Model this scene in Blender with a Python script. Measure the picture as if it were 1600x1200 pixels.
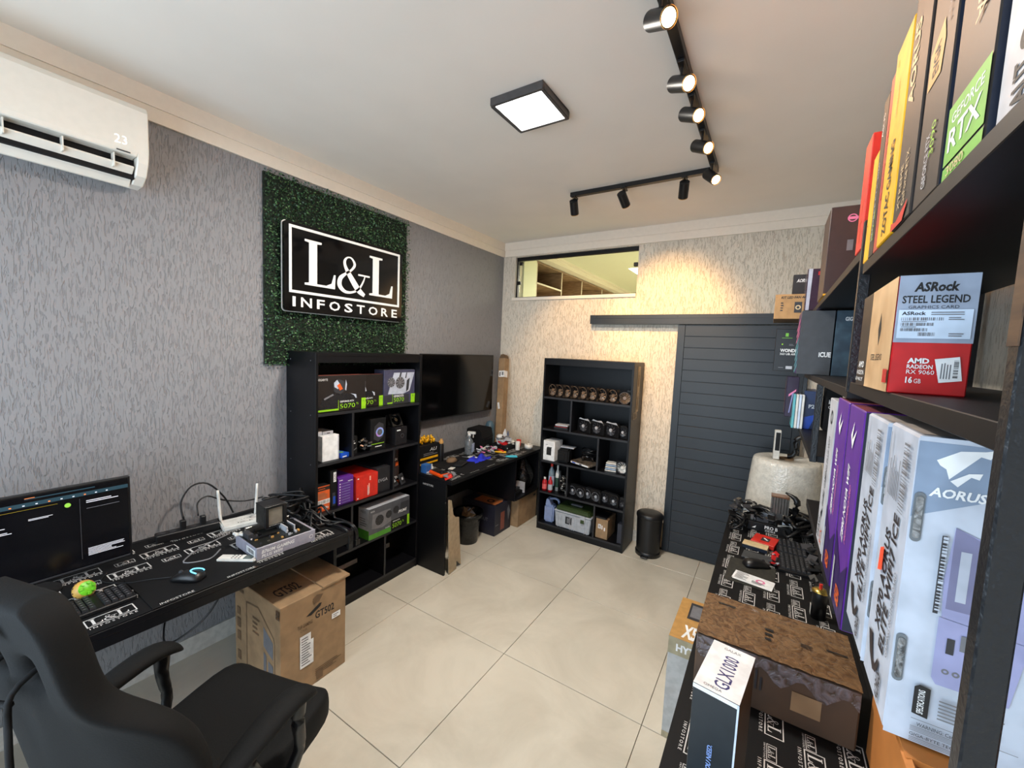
import bpy, bmesh, math, random
from mathutils import Matrix, Vector, Euler
random.seed(7)
for o in list(bpy.data.objects): bpy.data.objects.remove(o)
SC = bpy.context.scene
COL = SC.collection
PI = math.pi
def lin(c):
    c = c / 255.0
    return c / 12.92 if c <= 0.04045 else ((c + 0.055) / 1.055) ** 2.4
# ---------------------------------------------------------------- camera
cam = bpy.data.cameras.new('camera')
cam.sensor_fit = 'HORIZONTAL'; cam.sensor_width = 36.0; cam.lens = 14.3434; cam.clip_start = 0.02
co = bpy.data.objects.new('camera', cam); COL.objects.link(co)
co.matrix_world = Matrix.Translation((2.6233, -1.9214, 1.7828)) @ Matrix.Rotation(0.56329, 4, 'Z') @ Matrix.Rotation(1.48673, 4, 'X') @ Matrix.Rotation(0.04258, 4, 'Z')
SC.camera = co
# ---------------------------------------------------------------- world, big lights, exposure
w = bpy.data.worlds.new('world'); SC.world = w; w.use_nodes = True
bgn = w.node_tree.nodes['Background']
bgn.inputs['Color'].default_value = (0.62, 0.78, 1.0, 1); bgn.inputs['Strength'].default_value = 1.2
SC.view_settings.view_transform = 'Standard'; SC.view_settings.look = 'None'
SC.view_settings.exposure = 0.0; SC.view_settings.gamma = 1.0
SC.view_settings.use_curve_mapping = False
def light(name, kind, loc, d, energy, color, **k):
    l = bpy.data.lights.new(name, kind); l.energy = energy; l.color = color
    for a, b in k.items(): setattr(l, a, b)
    o = bpy.data.objects.new(name, l); COL.objects.link(o); o.location = loc
    o.rotation_euler = Vector(d).to_track_quat('-Z', 'Y').to_euler()
    return o
# daylight through the glass shop front behind the photographer
DAY = light('daylight', 'AREA', (1.35, -3.28, 1.35), (0, 1, -0.03), 92, (0.72, 0.87, 1.0), shape='RECTANGLE', size=2.5, size_y=2.2)
# ---------------------------------------------------------------- materials
MATS = {}
def mat(name, rgb, rough=0.5, metal=0.0, kind='plain', emit=0, alpha=1.0, coat=0.0, var=0.06, scale=30, bump=0.0, rgb2=None, trans=0.0, spec=0.5):
    if name in MATS: return MATS[name]
    m = bpy.data.materials.new(name); m.use_nodes = True
    nt = m.node_tree; N = nt.nodes; L = nt.links
    p = N['Principled BSDF']
    c = [lin(v) for v in rgb]
    p.inputs['Roughness'].default_value = rough; p.inputs['Metallic'].default_value = metal
    p.inputs['Coat Weight'].default_value = coat; p.inputs['Specular IOR Level'].default_value = spec
    if trans: p.inputs['Transmission Weight'].default_value = trans
    if alpha < 1: p.inputs['Alpha'].default_value = alpha
    if emit:
        p.inputs['Base Color'].default_value = (*c, 1)
        p.inputs['Emission Color'].default_value = (*c, 1); p.inputs['Emission Strength'].default_value = emit
        MATS[name] = m; return m
    tc = N.new('ShaderNodeTexCoord'); geo = N.new('ShaderNodeNewGeometry')
    mp = N.new('ShaderNodeMapping')
    nz = N.new('ShaderNodeTexNoise'); nz.inputs['Scale'].default_value = scale
    rp = N.new('ShaderNodeValToRGB')
    src = tc.outputs['Object'] if kind not in ('stucco', 'tile', 'wood') else geo.outputs['Position']
    L.new(src, mp.inputs['Vector']); L.new(mp.outputs['Vector'], nz.inputs['Vector'])
    c2 = [lin(v) for v in rgb2] if rgb2 else [v * (1 - var * 2) for v in c]
    c1 = c if rgb2 else [min(1, v * (1 + var)) for v in c]
    rp.color_ramp.elements[0].color = (*c2, 1); rp.color_ramp.elements[1].color = (*c1, 1)
    rp.color_ramp.elements[0].position = 0.35; rp.color_ramp.elements[1].position = 0.62
    L.new(nz.outputs['Fac'], rp.inputs['Fac']); L.new(rp.outputs['Color'], p.inputs['Base Color'])
    def bmp(src, strength, dist):
        b = N.new('ShaderNodeBump'); b.inputs['Strength'].default_value = strength; b.inputs['Distance'].default_value = dist
        L.new(src, b.inputs['Height']); L.new(b.outputs['Normal'], p.inputs['Normal'])
    if kind == 'stucco':
        mp.inputs['Scale'].default_value = (1, 1, 0.17)
        nz.inputs['Scale'].default_value = 120; nz.inputs['Detail'].default_value = 2.5; nz.inputs['Distortion'].default_value = 1.1
        rp.color_ramp.elements[0].position = 0.38; rp.color_ramp.elements[1].position = 0.44
        r2 = N.new('ShaderNodeValToRGB'); r2.color_ramp.elements[0].position = 0.36; r2.color_ramp.elements[1].position = 0.47
        L.new(nz.outputs['Fac'], r2.inputs['Fac'])
        bmp(r2.outputs['Color'], 0.8, 0.0035)
    elif kind == 'tile':
        nz.inputs['Scale'].default_value = 2.2; nz.inputs['Detail'].default_value = 9; nz.inputs['Roughness'].default_value = 0.62; nz.inputs['Distortion'].default_value = 0.6
    elif kind == 'wood':
        mp.inputs['Scale'].default_value = (1, 1, 12) ; nz.inputs['Scale'].default_value = 9; nz.inputs['Detail'].default_value = 6
    elif kind == 'wrap':
        wd = 0.2 / scale
        nz.inputs['Scale'].default_value = scale; nz.inputs['Detail'].default_value = 4; nz.inputs['Distortion'].default_value = 1.5
        bmp(nz.outputs['Fac'], 1.0, wd)
    elif kind == 'bubble':
        v = N.new('ShaderNodeTexVoronoi'); v.inputs['Scale'].default_value = 90
        L.new(tc.outputs['Object'], v.inputs['Vector'])
        bmp(v.outputs['Distance'], 0.5, 0.004)
    elif bump:
        bmp(nz.outputs['Fac'], bump, 0.002)
    MATS[name] = m
    return m
BLK = mat('black laminate', (9, 9, 13), 0.42, var=0.1, scale=60, spec=.35)
BLKE = mat('black laminate edge', (30, 30, 34), 0.5)
BLK2 = mat('black plastic', (14, 14, 16), 0.4)
BLKM = mat('matt black', (8, 8, 10), 0.75, spec=.3)
BLKG = mat('gloss black', (6, 6, 8), 0.08)
METB = mat('black painted steel', (22, 24, 28), 0.35, bump=0.4, scale=180)
WHT = mat('white print', (228, 228, 228), 0.55)
WHTP = mat('white plastic', (214, 212, 206), 0.35)
GRYW = mat('light grey card', (172, 174, 180), 0.5)
KRAFT = mat('kraft cardboard', (150, 122, 90), 0.8, var=0.08, scale=14)
KRAFTD = mat('kraft cardboard dark', (108, 84, 60), 0.8, var=0.1, scale=14)
TAPE = mat('brown packing tape', (98, 70, 44), 0.22, kind='wrap', scale=35, rgb2=(66, 46, 30))
INK = mat('black print', (20, 18, 18), 0.6)
GREY = mat('grey print', (110, 110, 114), 0.6)
DGREY = mat('dark grey print', (48, 48, 52), 0.55)
LIME = mat('lime print', (142, 200, 30), 0.5)
GREEN = mat('green print', (72, 140, 40), 0.5)
RED = mat('red card', (200, 42, 30), 0.42)
REDP = mat('red print', (190, 24, 28), 0.4)
ORG = mat('orange card', (214, 92, 34), 0.45)
YEL = mat('yellow card', (232, 172, 16), 0.42)
PUR = mat('purple card', (92, 42, 140), 0.35)
PUR2 = mat('dark purple card', (46, 26, 84), 0.35)
BLU = mat('blue card', (24, 78, 190), 0.4)
NAVY = mat('navy card', (22, 30, 46), 0.4)
STEEL = mat('brushed steel', (150, 148, 144), 0.3, metal=0.9)
GOLD = mat('gold print', (198, 150, 84), 0.4)
CREAM = mat('cream print', (206, 180, 136), 0.5)
# ---------------------------------------------------------------- mesh builder
_tg = {}
def text_geo(s, bold=0.0, shear=0.0):
    k = (s, bold, shear)
    if k in _tg: return _tg[k]
    cu = bpy.data.curves.new('lettering', 'FONT'); cu.body = s; cu.size = 1; cu.resolution_u = 2
    cu.offset = bold; cu.shear = shear; cu.fill_mode = 'BOTH'
    ob = bpy.data.objects.new('lettering', cu)
    me = bpy.data.meshes.new_from_object(ob)
    vs = [(v.co.x, v.co.y) for v in me.vertices]; fs = [tuple(p.vertices) for p in me.polygons]
    bpy.data.objects.remove(ob); bpy.data.curves.remove(cu); bpy.data.meshes.remove(me)
    if not vs: vs = [(0, 0), (1, 1)]; fs = []
    bb = (min(v[0] for v in vs), min(v[1] for v in vs), max(v[0] for v in vs), max(v[1] for v in vs))
    _tg[k] = (vs, fs, bb); return _tg[k]
I4 = Matrix.Identity(4)
def catmull(P, n):
    out = []
    for i in range(len(P) - 1):
        p0 = P[max(i - 1, 0)]; p1 = P[i]; p2 = P[i + 1]; p3 = P[min(i + 2, len(P) - 1)]
        for k in range(n):
            t = k / n
            out.append(tuple(0.5 * ((2 * b) + (-a + c) * t + (2 * a - 5 * b + 4 * c - d) * t * t + (-a + 3 * b - 3 * c + d) * t ** 3) for a, b, c, d in zip(p0, p1, p2, p3)))
    out.append(tuple(P[-1])); return out
class B:
    def __init__(s, X=None):
        s.v = []; s.f = []; s.m = []; s.sm = []; s.mats = []; s.X = X or I4
    def mi(s, m):
        if m not in s.mats: s.mats.append(m)
        return s.mats.index(m)
    def add(s, vs, fs, m, sm=False, X=None):
        n = len(s.v); T = s.X @ X if X else s.X
        for p in vs: s.v.append(T @ Vector(p))
        k = s.mi(m)
        for f in fs: s.f.append(tuple(i + n for i in f)); s.m.append(k); s.sm.append(sm)
        return s
    def box(s, x0, y0, z0, x1, y1, z1, m, X=None):
        v = [(x0, y0, z0), (x1, y0, z0), (x1, y1, z0), (x0, y1, z0), (x0, y0, z1), (x1, y0, z1), (x1, y1, z1), (x0, y1, z1)]
        return s.add(v, [(0, 3, 2, 1), (4, 5, 6, 7), (0, 1, 5, 4), (1, 2, 6, 5), (2, 3, 7, 6), (3, 0, 4, 7)], m, False, X)
    def cyl(s, p0, p1, r0, m, r1=None, n=16, sm=True, caps=True):
        r1 = r0 if r1 is None else r1
        p0 = Vector(p0); p1 = Vector(p1); d = (p1 - p0).normalized()
        q = d.to_track_quat('Z', 'Y').to_matrix()
        a = [q @ Vector((math.cos(2 * PI * i / n), math.sin(2 * PI * i / n), 0)) for i in range(n)]
        vs = [p0 + r0 * c for c in a] + [p1 + r1 * c for c in a]
        s.add(vs, [(i, (i + 1) % n, n + (i + 1) % n, n + i) for i in range(n)], m, sm)
        if caps: s.add(vs, [tuple(range(n))[::-1], tuple(range(n, 2 * n))], m, False)
        return s
    def tube(s, P, r, m, n=6, sub=4, radii=None):
        P4 = [(*p, (radii[i] if radii else r)) for i, p in enumerate(P)]
        Q = catmull(P4, sub) if sub > 1 else P4
        vs = []; up = Vector((0, 0, 1))
        for i, p in enumerate(Q):
            a = Vector(Q[max(i - 1, 0)][:3]); b = Vector(Q[min(i + 1, len(Q) - 1)][:3]); d = (b - a)
            d = d.normalized() if d.length > 1e-9 else Vector((1, 0, 0))
            u = up - d * up.dot(d)
            if u.length < 0.05: u = Vector((1, 0, 0)) - d * d.x
            u.normalize(); w_ = d.cross(u)
            for k in range(n):
                t = 2 * PI * k / n
                vs.append(Vector(p[:3]) + (u * math.cos(t) + w_ * math.sin(t)) * p[3])
        fs = [(i * n + k, (i + 1) * n + k, (i + 1) * n + (k + 1) % n, i * n + (k + 1) % n) for i in range(len(Q) - 1) for k in range(n)]
        fs += [tuple(range(n)), tuple(range(len(vs) - n, len(vs)))[::-1]]
        return s.add(vs, fs, m, True)
    def lathe(s, prof, m, n=24, c=(0, 0, 0), sx=1, sy=1, sm=True):
        vs = []
        for r, z in prof:
            for k in range(n):
                t = 2 * PI * k / n; vs.append((c[0] + r * sx * math.cos(t), c[1] + r * sy * math.sin(t), c[2] + z))
        fs = [(i * n + k, i * n + (k + 1) % n, (i + 1) * n + (k + 1) % n, (i + 1) * n + k) for i in range(len(prof) - 1) for k in range(n)]
        s.add(vs, fs, m, sm)
        if prof[0][0] > 1e-4: s.add(vs[:n], [tuple(range(n))[::-1]], m)
        if prof[-1][0] > 1e-4: s.add(vs[-n:], [tuple(range(n))], m)
        return s
    def prism(s, poly, z0, z1, m, X=None):
        n = len(poly)
        vs = [(x, y, z0) for x, y in poly] + [(x, y, z1) for x, y in poly]
        return s.add(vs, [tuple(range(n))[::-1], tuple(range(n, 2 * n))] + [(i, (i + 1) % n, n + (i + 1) % n, n + i) for i in range(n)], m, False, X)
    def flat(s, poly, m, X=None, z=0):
        return s.add([(x, y, z) for x, y in poly], [tuple(range(len(poly)))], m, False, X)
    def ribbon(s, P, m, X=None, z=0, n=5):
        Q = catmull(P, n); vs = []
        for i, p in enumerate(Q):
            a = Q[max(i - 1, 0)]; b = Q[min(i + 1, len(Q) - 1)]
            dx, dy = b[0] - a[0], b[1] - a[1]; l = math.hypot(dx, dy) or 1
            nx, ny = -dy / l * p[2] / 2, dx / l * p[2] / 2
            vs += [(p[0] + nx, p[1] + ny, z), (p[0] - nx, p[1] - ny, z)]
        return s.add(vs, [(2 * i + 1, 2 * i + 3, 2 * i + 2, 2 * i) for i in range(len(Q) - 1)], m, False, X)
    def text(s, t, u0, v0, u1, v1, m, X=None, z=0, rot=0, bold=0.0, shear=0.0):
        """lettering fitted to the rectangle u0 v0 u1 v1; rot in quarter turns"""
        vs, fs, bb = text_geo(t, bold, shear)
        W = (bb[2] - bb[0]) or 1; H = (bb[3] - bb[1]) or 1
        out = []
        for x, y in vs:
            a = (x - bb[0]) / W; b = (y - bb[1]) / H
            if rot == 1: a, b = 1 - b, a
            elif rot == 2: a, b = 1 - a, 1 - b
            elif rot == 3: a, b = b, 1 - a
            out.append((u0 + a * (u1 - u0), v0 + b * (v1 - v0), z))
        return s.add(out, fs, m, False, X)
    def build(s, name, parent=None, bevel=0.0, sub=0, loc=None, rz=0, seg=1):
        me = bpy.data.meshes.new(name)
        me.from_pydata([tuple(v) for v in s.v], [], s.f)
        for m in s.mats: me.materials.append(m)
        me.polygons.foreach_set('material_index', s.m)
        me.polygons.foreach_set('use_smooth', s.sm)
        if bevel:
            bm = bmesh.new(); bm.from_mesh(me)
            bmesh.ops.remove_doubles(bm, verts=bm.verts, dist=1e-6)
            es = [e for e in bm.edges if len(e.link_faces) == 2 and e.calc_face_angle(0) > 0.6]
            bmesh.ops.bevel(bm, geom=es, offset=bevel, segments=seg, affect='EDGES', clamp_overlap=True)
            bm.to_mesh(me); bm.free()
        o = bpy.data.objects.new(name, me); COL.objects.link(o)
        if parent: o.parent = parent
        if loc: o.location = loc
        o.rotation_euler[2] = rz
        if sub:
            md = o.modifiers.new('smooth', 'SUBSURF'); md.levels = sub; md.render_levels = sub
            for p in me.polygons: p.use_smooth = True
        return o
def tag(o, label, cat, group=None):
    o['label'] = label; o['category'] = cat
    if group: o['group'] = group
    return o
def thing(name, label, cat, loc=(0, 0, 0), rz=0, group=None, rx=0, ry=0):
    o = bpy.data.objects.new(name, None); o.empty_display_size = 0.05; COL.objects.link(o)
    o.location = loc; o.rotation_euler = (rx, ry, rz)
    return tag(o, label, cat, group)
def struct(b, name, parent=None, **k):
    o = b.build(name, parent, **k)
    if not parent: o['kind'] = 'structure'
    return o
def copy_tree(o, parent=None):
    c = o.copy(); COL.objects.link(c); c.parent = parent
    for ch in [x for x in bpy.data.objects if x.parent == o]: copy_tree(ch, c)
    return c
# frames on the faces of a box w (x) d (y) h (z) whose base centre is the origin
def face(fc, w_, d, h):
    if fc == '-y': return Matrix(((1, 0, 0, -w_ / 2), (0, 0, -1, -d / 2), (0, 1, 0, 0), (0, 0, 0, 1))), w_, h
    if fc == '-x': return Matrix(((0, 0, -1, -w_ / 2), (-1, 0, 0, d / 2), (0, 1, 0, 0), (0, 0, 0, 1))), d, h
    if fc == '+x': return Matrix(((0, 0, 1, w_ / 2), (1, 0, 0, -d / 2), (0, 1, 0, 0), (0, 0, 0, 1))), d, h
    if fc == '+y': return Matrix(((-1, 0, 0, w_ / 2), (0, 0, 1, d / 2), (0, 1, 0, 0), (0, 0, 0, 1))), w_, h
    return Matrix(((1, 0, 0, -w_ / 2), (0, 1, 0, -d / 2), (0, 0, 1, h), (0, 0, 0, 1))), w_, d   # top
def art(b, F, U, V, items, z0=0.0006):
    """printed artwork in face coordinates 0..1"""
    z = z0
    for it in items:
        k = it[0]; z += 0.00025
        if k == 'r':
            _, a, c, e, g, m = it; b.flat([(a * U, c * V), (e * U, c * V), (e * U, g * V), (a * U, g * V)], m, F, z)
        elif k == 'p':
            b.flat([(x * U, y * V) for x, y in it[1]], it[2], F, z)
        elif k == 't':
            _, t, a, c, e, g, m = it[:7]; o = it[7] if len(it) > 7 else {}
            b.text(t, a * U, c * V, e * U, g * V, m, F, z, **o)
        elif k == 'bar':      # barcode
            _, a, c, e, g, m, vert = it; n = 22; rr = random.Random(int(a * 999 + c * 77)); x = 0
            for i in range(n):
                wd = rr.choice((0.25, 0.5, 0.75)) / n; q0 = i / n; q1 = q0 + wd
                if vert: b.flat([(a * U, (c + q0 * (g - c)) * V), (e * U, (c + q0 * (g - c)) * V), (e * U, (c + q1 * (g - c)) * V), (a * U, (c + q1 * (g - c)) * V)], m, F, z)
                else: b.flat([((a + q0 * (e - a)) * U, c * V), ((a + q1 * (e - a)) * U, c * V), ((a + q1 * (e - a)) * U, g * V), ((a + q0 * (e - a)) * U, g * V)], m, F, z)
        elif k == 'o':        # ring / disc  (cx, cy, r_out, r_in in U metres-fraction)
            _, cx, cy, ro, ri, m = it; n = 20
            vs = []; R_ = ro * U; r_ = ri * U
            for i in range(n):
                t = 2 * PI * i / n; vs += [(cx * U + R_ * math.cos(t), cy * V + R_ * math.sin(t), z), (cx * U + r_ * math.cos(t), cy * V + r_ * math.sin(t), z)]
            b.add(vs, [(2 * i, 2 * ((i + 1) % n), 2 * ((i + 1) % n) + 1, 2 * i + 1) for i in range(n)], m, False, F)
        elif k == 'fan':      # printed picture of a fan
            _, cx, cy, r, m, m2 = it; R_ = r * U
            b.flat([(cx * U + R_ * math.cos(2 * PI * i / 20), cy * V + R_ * math.sin(2 * PI * i / 20)) for i in range(20)], m2, F, z)
            for i in range(9):
                t = 2 * PI * i / 9
                b.flat([(cx * U + R_ * q * math.cos(t + a), cy * V + R_ * q * math.sin(t + a)) for q, a in ((0.28, 0), (0.9, 0.35), (0.93, 0.62), (0.3, 0.4))], m, F, z + 0.0002)
        elif k == 'lines':    # small print
            _, a, c, e, g, n, m = it; rr = random.Random(int(c * 991) + n)
            for i in range(n):
                y0 = g - (i + 0.75) * (g - c) / n; y1 = y0 + 0.42 * (g - c) / n; xe = a + (e - a) * rr.uniform(0.6, 1)
                b.flat([(a * U, y0 * V), (xe * U, y0 * V), (xe * U, y1 * V), (a * U, y1 * V)], m, F, z)
        elif k == 'vlines':
            _, a, c, e, g, n, m = it; rr = random.Random(int(c * 991) + n)
            for i in range(n):
                x0 = a + (i + 0.25) * (e - a) / n; x1 = x0 + 0.42 * (e - a) / n; ye = c + (g - c) * rr.uniform(0.6, 1)
                b.flat([(x0 * U, c * V), (x1 * U, c * V), (x1 * U, ye * V), (x0 * U, ye * V)], m, F, z)
def carton(name, label, cat, ext, m, arts=(), group=None, rz=0, bevel=0.0015, facem=None, seam=True, body='carton', stickers=()):
    """a product box; ext = x0,y0,z0,x1,y1,z1; arts = [(face, items)...]"""
    x0, y0, z0, x1, y1, z1 = ext
    W, Dp, H = x1 - x0, y1 - y0, z1 - z0
    t = thing(name, label, cat, ((x0 + x1) / 2, (y0 + y1) / 2, z0), rz, group)
    b = B(); b.box(-W / 2, -Dp / 2, 0, W / 2, Dp / 2, H, m)
    if facem:
        order = ['bottom', 'top', '-y', '+x', '+y', '-x']
        for fc, mm in facem.items(): b.m[order.index(fc)] = b.mi(mm)
    b.build(body, t, bevel=bevel)
    if arts:
        a = B()
        for fc, items in arts:
            F, U, V = face(fc, W, Dp, H); art(a, F, U, V, items)
        a.build('printed_artwork', t)
    for nm, fc, items in stickers:
        a = B(); F, U, V = face(fc, W, Dp, H); art(a, F, U, V, items, z0=0.003); a.build(nm, t)
    return t
# the L & L emblem (flat lettering), unit width 1, height about 0.57
LG = [(0, 1), (.40, 1), (.40, .955), (.29, .94), (.29, .05), (.52, .05), (.66, .12), (.72, .33), (.76, .33), (.745, 0), (0, 0), (0, .045), (.10, .06), (.10, .94), (0, .955)]
AMP = [(.98, .56, .03), (.9, .36, .05), (.74, .14, .06), (.5, .02, .06), (.26, .02, .09), (.1, .16, .13), (.12, .36, .12), (.3, .52, .07), (.5, .66, .06), (.6, .82, .08), (.5, .97, .05), (.36, .98, .04), (.26, .86, .08), (.3, .68, .1), (.5, .4, .16), (.74, .12, .17), (.96, -.02, .1)]
def lpoly(b, m, X, x, y, h, z, depth=0):
    P = [(x + px * h, y + py * h) for px, py in LG]
    quads = [(0, 1, 2, 3, 13, 14), (13, 3, 4, 12), (12, 4, 5, 6, 7, 8, 9, 10, 11)]
    if depth:
        b.prism(P, z, z + depth, m, X)
        return
    b.add([(a, c, z) for a, c in P], [(14, 13, 3, 2, 1, 0), (13, 12, 4, 3), (11, 10, 9, 5, 4, 12), (9, 8, 7, 6, 5)], m, False, X)
def emblem(b, X, u, v, w_, m, z=0.0, fine=False):
    T = X @ Matrix.Translation((u, v, 0)) @ Matrix.Scale(w_, 4)
    z /= w_; k = 0.028
    y0, y1 = 0.13, 0.57
    for a in ((0, y0, 1, y0 + k), (0, y1 - k, 1, y1), (0, y0 + k, k, y1 - k), (1 - k, y0 + k, 1, y1 - k)):
        b.flat([(a[0], a[1]), (a[2], a[1]), (a[2], a[3]), (a[0], a[3])], m, T, z)
    lpoly(b, m, T, 0.10, 0.205, 0.30, z)
    b.ribbon([(0.345 + p[0] * .235, 0.20 + p[1] * .25, p[2] * .25) for p in AMP], m, T, z, n=5 if fine else 2)
    b.flat([(0.5, .345), (.62, .345), (.62, .33), (.5, .33)], m, T, z)
    lpoly(b, m, T, 0.62, 0.205, 0.30, z)
    b.text('I N F O S T O R E', 0.03, 0.0, 0.97, 0.085, m, T, z, bold=0.012)
def quadm(x0, y0, x1, y1, z=0.0):
    return [(x0, y0, z), (x1, y0, z), (x1, y1, z), (x0, y1, z)]
# fan: square frame in local xz plane facing -y, centre at c
def fan(b, X, s, d, mf, mb, blades=9, ring=None, square=True, hub=None):
    r = s * 0.46; n = 24
    T = X
    if square:
        cs = [(math.cos(2 * PI * i / n + PI / 4), math.sin(2 * PI * i / n + PI / 4)) for i in range(n)]
        def sq(c):
            k = (s / 2) / max(abs(c[0]), abs(c[1])); return (c[0] * k, c[1] * k)
        for y in (-d / 2, d / 2):
            vs = []
            for c in cs:
                q = sq(c); vs += [(q[0], y, q[1]), (c[0] * r, y, c[1] * r)]
            b.add(vs, [(2 * i, 2 * ((i + 1) % n), 2 * ((i + 1) % n) + 1, 2 * i + 1) for i in range(n)], mf, False, T)
        vs = []
        for c in cs:
            q = sq(c); vs += [(q[0], -d / 2, q[1]), (q[0], d / 2, q[1]), (c[0] * r, -d / 2, c[1] * r), (c[0] * r, d / 2, c[1] * r)]
        b.add(vs, [(4 * i, 4 * ((i + 1) % n), 4 * ((i + 1) % n) + 1, 4 * i + 1) for i in range(n)] + [(4 * i + 2, 4 * i + 3, 4 * ((i + 1) % n) + 3, 4 * ((i + 1) % n) + 2) for i in range(n)], mf, False, T)
    if ring:
        vs = []
        for i in range(n):
            c = (math.cos(2 * PI * i / n), math.sin(2 * PI * i / n))
            vs += [(c[0] * r * 1.02, -d / 2 - .0006, c[1] * r * 1.02), (c[0] * r * .93, -d / 2 - .0006, c[1] * r * .93)]
        b.add(vs, [(2 * i, 2 * ((i + 1) % n), 2 * ((i + 1) % n) + 1, 2 * i + 1) for i in range(n)], ring, False, T)
    hb = B(b.X @ T); hb.cyl((0, -d * .45, 0), (0, d * .3, 0), r * .3, mb, n=14)
    b.add([tuple(b.X.inverted() @ v) for v in hb.v], hb.f, hub or mb, True)
    for i in range(blades):
        t = 2 * PI * i / blades; vs = []
        for q, a0 in ((.28, 0), (.6, .2), (.97, .45)):
            vs += [(r * q * math.cos(t + a0), -d * .32, r * q * math.sin(t + a0)), (r * q * math.cos(t + a0 + .5), d * .15, r * q * math.sin(t + a0 + .5))]
        b.add(vs, [(0, 1, 3, 2), (2, 3, 5, 4)], mb, True, T)
# ================================================================= THE ROOM
XR, YB, YF, ZC = 3.16, 1.955, -3.4, 2.954
TILE = mat('porcelain tile', (206, 198, 182), 0.33, kind='tile', rgb2=(188, 180, 164))
GROUT = mat('grout', (110, 98, 82), 0.9)
W_L = mat('grey scratched stucco', (140, 139, 141), 0.85, kind='stucco', rgb2=(128, 127, 129))
W_B = mat('beige scratched stucco', (216, 206, 190), 0.85, kind='stucco', rgb2=(198, 187, 170))
CEIL = mat('ceiling paint', (236, 228, 218), 0.9, var=0.01, scale=3)
MOLD = mat('white plaster moulding', (236, 224, 208), 0.7, var=0.01)
fl = struct(B().box(-0.1, YF - 0.1, -0.12, XR + 0.1, YB + 0.1, -0.006, GROUT), 'floor')
xs = [0, 0.634, 1.434, 2.234, 3.034, XR]; ys = [YF, -3.2, -2.4, -1.6, -0.8, 0, 0.8, 1.6, YB]
g = 0.0016
for i in range(5):
    for j in range(8):
        B().box(xs[i] + g, ys[j] + g, -0.008, xs[i + 1] - g, ys[j + 1] - g, 0, TILE).build('tile', fl, bevel=0.0012)
struct(B().box(-0.1, YF - 0.1, ZC, XR + 0.1, YB + 0.15, ZC + 0.1, CEIL), 'ceiling')
struct(B().box(-0.12, YF - 0.1, 0, 0, YB + 0.12, ZC, W_L), 'wall_left')
struct(B().box(XR, YF - 0.1, 0, XR + 0.12, YB, ZC, W_B), 'wall_right')
wx0, wx1, wz0, wz1 = 0.158, 1.504, 2.354, 2.794
wb = B()
wb.box(0, YB, 0, XR + .12, YB + .14, wz0, W_B).box(0, YB, wz1, XR + .12, YB + .14, ZC, W_B).box(0, YB, wz0, wx0, YB + .14, wz1, W_B).box(wx1, YB, wz0, XR + .12, YB + .14, wz1, W_B)
struct(wb, 'wall_back')
wf = B()   # shop front behind the photographer: wall with a wide glazed opening
wf.box(0, YF, 0, 0.08, YF + .1, ZC, W_L).box(2.62, YF, 0, XR, YF + .1, ZC, W_L).box(0.08, YF, 2.5, 2.62, YF + .1, ZC, W_L)
struct(wf, 'wall_front')
d0 = struct(B().box(0.08, YF + .02, 0, 0.13, YF + .07, 2.5, BLK).box(1.32, YF + .02, 0, 1.38, YF + .07, 2.5, BLK).box(2.57, YF + .02, 0, 2.62, YF + .07, 2.5, BLK).box(0.13, YF + .02, 2.45, 2.57, YF + .07, 2.5, BLK), 'window_2')
struct(B().box(0, YF + .1, ZC - 0.15, 0.014, YB, ZC, MOLD).box(0.014, YF + .1, ZC - 0.082, 0.022, YB, ZC, MOLD), 'trim_1')
struct(B().box(0.022, YB - .014, ZC - 0.15, XR, YB, ZC, MOLD).box(0.022, YB - .022, ZC - 0.082, XR, YB - .014, ZC, MOLD), 'trim_2')
BASE = mat('skirting', (200, 196, 188), 0.5)
struct(B().box(0, YF + .1, 0, 0.012, YB, 0.105, BASE), 'baseboard_left')
struct(B().box(0.012, YB - .012, 0, 1.88, YB, 0.105, BASE), 'baseboard_back')
# ---- the transom window with clear glass, and the room beyond
win = struct(B().box(wx0 - .02, YB - .02, wz0 - .03, wx1, YB + .05, wz0, MOLD), 'window_1')
fr = B().box(wx0, YB + .03, wz1 - .035, wx1, YB + .07, wz1, BLK).box(wx0, YB + .03, wz0, wx0 + .016, YB + .07, wz1 - .035, BLK).box(wx0, YB + .03, wz0, wx1, YB + .06, wz0 + .012, BLK)
fr.build('frame', win)
GLS = mat('clear glass', (232, 240, 236), 0.0, trans=1.0, var=0)
GLS.node_tree.nodes['Principled BSDF'].inputs['IOR'].default_value = 1.1
B().box(wx0 + .03, YB + .046, wz0 + .012, wx1 - .003, YB + .052, wz1 - .035, GLS).build('pane', win)
for x, z in ((wx0 + .03, 2.52), (wx0 + .05, 2.73), (wx1 - .03, 2.63)):
    B().box(x - .02, YB + .025, z - .018, x + .02, YB + .056, z + .018, BLK2).build('clamp', win, bevel=0.004)
NX = mat('white paint next room', (232, 230, 206), 0.8, var=0.01)
OAK = mat('light oak panel', (160, 130, 102), 0.6, kind='wood', rgb2=(126, 98, 72))
OAKE = mat('pale panel edge', (214, 198, 172), 0.6)
nr = B().box(-0.5, YB + .14, ZC + 0.0, XR, 8.2, ZC + .08, NX).box(-0.6, YB + .14, 0, -0.5, 8.2, ZC, NX).box(XR, YB + .14, 0, XR + .1, 8.2, ZC, NX).box(-0.6, 8.2, 0, XR + .1, 8.3, ZC, NX).box(-.6, YB + .14, -0.1, XR + .1, 8.2, 0, NX)
struct(nr, 'wall_next_room')
struct(B().box(-.5, YB + .14, ZC - .075, 0.24, 8.2, ZC, MOLD).box(0.24, YB + .14, ZC - .03, 0.28, 8.2, ZC, MOLD), 'trim_3')
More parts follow.
